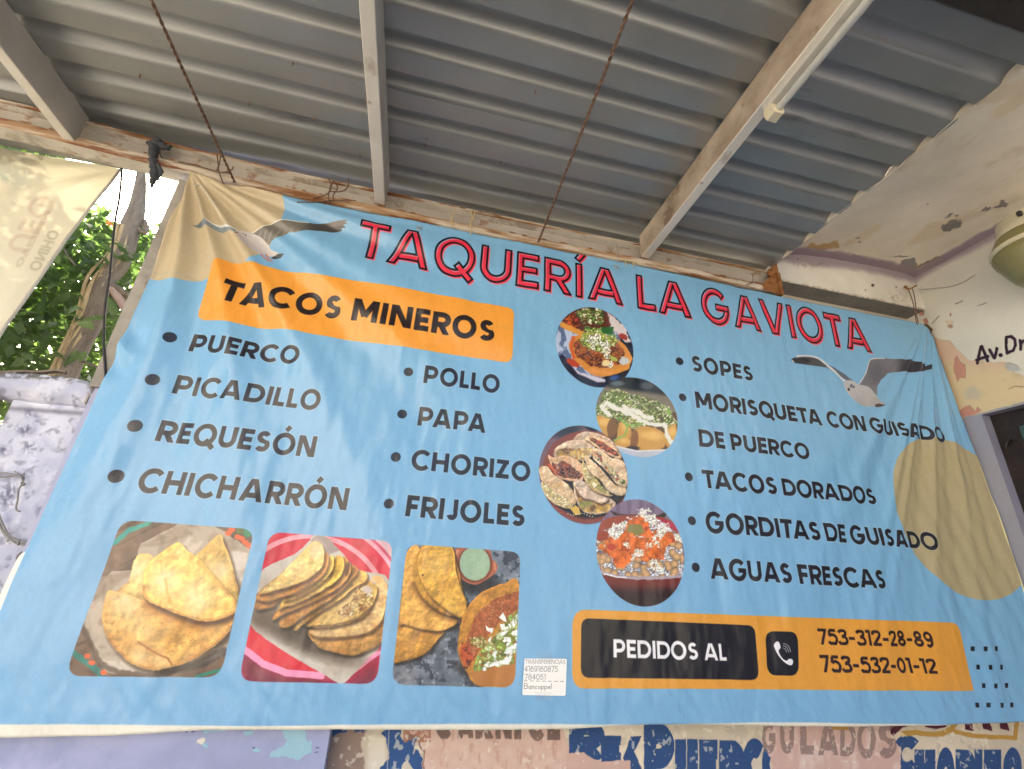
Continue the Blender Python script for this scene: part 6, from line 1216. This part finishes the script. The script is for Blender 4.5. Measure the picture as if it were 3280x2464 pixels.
for k in range(9): 
    c = tp('V', 1165+rnd.uniform(-45, 45), 880+rnd.uniform(-28, 28), 1.35); g.add([(c[0]+rnd.uniform(-.01, .01), c[1]+rnd.uniform(-.006, .006), c[2]+rnd.uniform(-.01, .01)) for _ in range(4)], [(0, 1, 2), (0, 2, 3), (0, 3, 1)])
g.make('flower', M_orange, tree)
HOLE = Vector((-.735, 1.0, .80))*1.5
HOLED = HOLE.normalized()
def in_view(p):      # region of the garden the gap opens on to
    return -1.02 < p[0]/p[1] < -.585 and .2 < p[2]/p[1] < .98
def clear(p, r0=.115):
    v = Vector(p); a = v.dot(HOLED); return (v-HOLED*a).length > r0*a   # the open tunnel in the crown through which the low sun blazes
sizes = [leaf_mesh('leaf', .082, .034, M_leaf), leaf_mesh('leaf', .068, .030, M_leaf, .15, .4), leaf_mesh('leaf', .095, .037, M_leaf, .35, .15)]
cnt = 0; tries = 0
clusters = []
while len(clusters) < 74 and tries < 9000:
    tries += 1; y = rnd.uniform(1.3, 1.62); x = -y*rnd.uniform(.60, 1.0); z = y*rnd.uniform(.24, .95)
    if clear((x, y, z), .085) and (z/y > .30 or rnd.random() < .5): clusters.append(Vector((x, y, z)))
for c in clusters:
    ax = Vector((rnd.uniform(-1, 1), rnd.uniform(-.6, .6), rnd.uniform(-.5, .4))).normalized()
    for k in range(4):
        if cnt >= 254: break
        p = c+ax*.022*k+Vector([rnd.uniform(-.012, .012) for _ in range(3)])
        if not clear(p, .08): continue
        d = (ax*.5+Vector((rnd.uniform(-1, 1), rnd.uniform(-1, .6), rnd.uniform(-.9, .35)))).normalized()
        o = bpy.data.objects.new('leaf', sizes[rnd.randrange(3)]); COL.objects.link(o); o.parent = tree
        q_ = d.to_track_quat('X', 'Z')@Quaternion((1, 0, 0), rnd.uniform(-.8, .8)); s_ = rnd.uniform(.75, 1.2)
        o.matrix_basis = Matrix.Translation(W(p)-tree.location)@q_.to_matrix().to_4x4()@Matrix.Scale(s_, 4); cnt += 1
for k in range(44):      # the spray of leaves seen over the top edge of the tarp
    if cnt >= 298: break
    y = rnd.uniform(1.3, 1.5); p = Vector((-y*rnd.uniform(.86, 1.06), y, y*rnd.uniform(.825, .90)))
    d = Vector((rnd.uniform(-1, 1), rnd.uniform(-1, .6), rnd.uniform(-.9, .35))).normalized(); o = bpy.data.objects.new('leaf', sizes[rnd.randrange(3)]); COL.objects.link(o); o.parent = tree
    o.matrix_basis = Matrix.Translation(W(p)-tree.location)@d.to_track_quat('X', 'Z').to_matrix().to_4x4(); cnt += 1
def leaf_cloud(name, n, y0, y1, L0, L1, mat, parent, seed, gap, lo, hi, hole=.12, kind='stuff', xr=(.56, 1.15)):
    r = np.random.RandomState(seed); P = []
    while len(P) < n:
        y = r.uniform(y0, y1); x = -y*r.uniform(*xr); z = y*r.uniform(lo, hi)
        w_ = fbm(np.array([[x*1.0+9]]), np.array([[z*1.0+9+y*.3]]), .16, 3, seed)[0, 0]
        if w_ < gap: continue
        if not clear((x, y, z), hole): continue
        P.append((x, y, z))
    P = np.array(P, np.float32)*SC; P[:, 2] += EYE; off = np.array(parent.location if parent else (0, 0, 0), np.float32)
    d = r.normal(size=(n, 3)); d[:, 2] -= .3; d /= np.linalg.norm(d, axis=1)[:, None]; up = r.normal(size=(n, 3))*.5+np.array([0, 0, 1.]); s_ = np.cross(d, up); s_ /= np.linalg.norm(s_, axis=1)[:, None]
    L = r.uniform(L0, L1, (n, 1)); nrm = np.cross(s_, d)
    v = np.stack([P, P+d*L*.45+s_*L*.24+nrm*L*.06, P+d*L, P+d*L*.45-s_*L*.24+nrm*L*.06], 1)-off
    me = bpy.data.meshes.new(name); f = np.arange(n*4).reshape(n, 4); fs = np.concatenate([f[:, [0, 1, 2]], f[:, [0, 2, 3]]])
    me.vertices.add(n*4); me.vertices.foreach_set('co', v.astype(np.float32).ravel()); me.loops.add(fs.size); me.loops.foreach_set('vertex_index', fs.ravel().astype(np.int32)); me.polygons.add(len(fs)); me.polygons.foreach_set('loop_start', np.arange(0, fs.size, 3, dtype=np.int32)); me.polygons.foreach_set('loop_total', np.full(len(fs), 3, np.int32)); me.update(calc_edges=True)
    me.materials.append(mat); o = link(name, me, parent); o['kind'] = kind; return o
leaf_cloud('foliage', 7600, 1.45, 1.95, .055, .09, M_leaf, tree, 3, .42, .20, 1.02, .08)
tree2 = thing('garden_tree', 'dense bright green tree further back in the garden on the left', 'tree', at=(-2.6, 3.2, G1))
g = Geo(); g.tube([(-2.6, 3.2, G1), (-2.55, 3.2, .3), (-2.6, 3.15, .8), (-2.62, 3.1, 1.1)], [.07, .06, .04, .02], 9); auto_smooth(g.make('trunk', M_bark, tree2), 80)
leaf_cloud('crown', 22000, 2.3, 4.2, .08, .13, M_leaf2, tree2, 8, .46, .02, 1.05, .085, xr=(.50, 1.25))
# house across the street: behind the photographer, it throws the sunlit cream light that sheens on the vinyl
M_house = surf('sunlit_cream_stucco', (.60, .56, .50), (.70, .66, .60), .8, .85, 8, .4)
M_tile = surf('red_roof_tile', (.30, .11, .06), (.42, .18, .10), 3, .8, 20, .5)
hs = thing('townhouse', 'two-storey cream house across the street facing the stall', 'house', at=(-3.6, -5.8, G1))
g = Geo(); g.box(-6.6, -.9, -7.8, -5.8, G1, 3.2); g.make('wall', M_house, hs)
g = Geo(); g.box(-6.8, -.7, -7.9, -5.6, 3.2, 3.32); g.make('roof', M_tile, hs)
g = Geo(); g.box(-2.3, -1.7, -5.8+.002, -5.77, G1, .32); g.make('door', M_dark, hs)
for x in (-5.9, -4.3):
    for z in (-.3, 1.6): g = Geo(); g.box(x, x+.75, -5.798, -5.77, z, z+.8); g.make('window', M_glass, hs)
g = Geo(); g.box(-2.4, -1.65, -5.798, -5.77, 1.6, 2.4); g.make('window', M_glass, hs)
for o in list(COL.objects):
    if o.type == 'MESH' and len(o.data.materials) == 0: o.data.materials.append(M_conc)
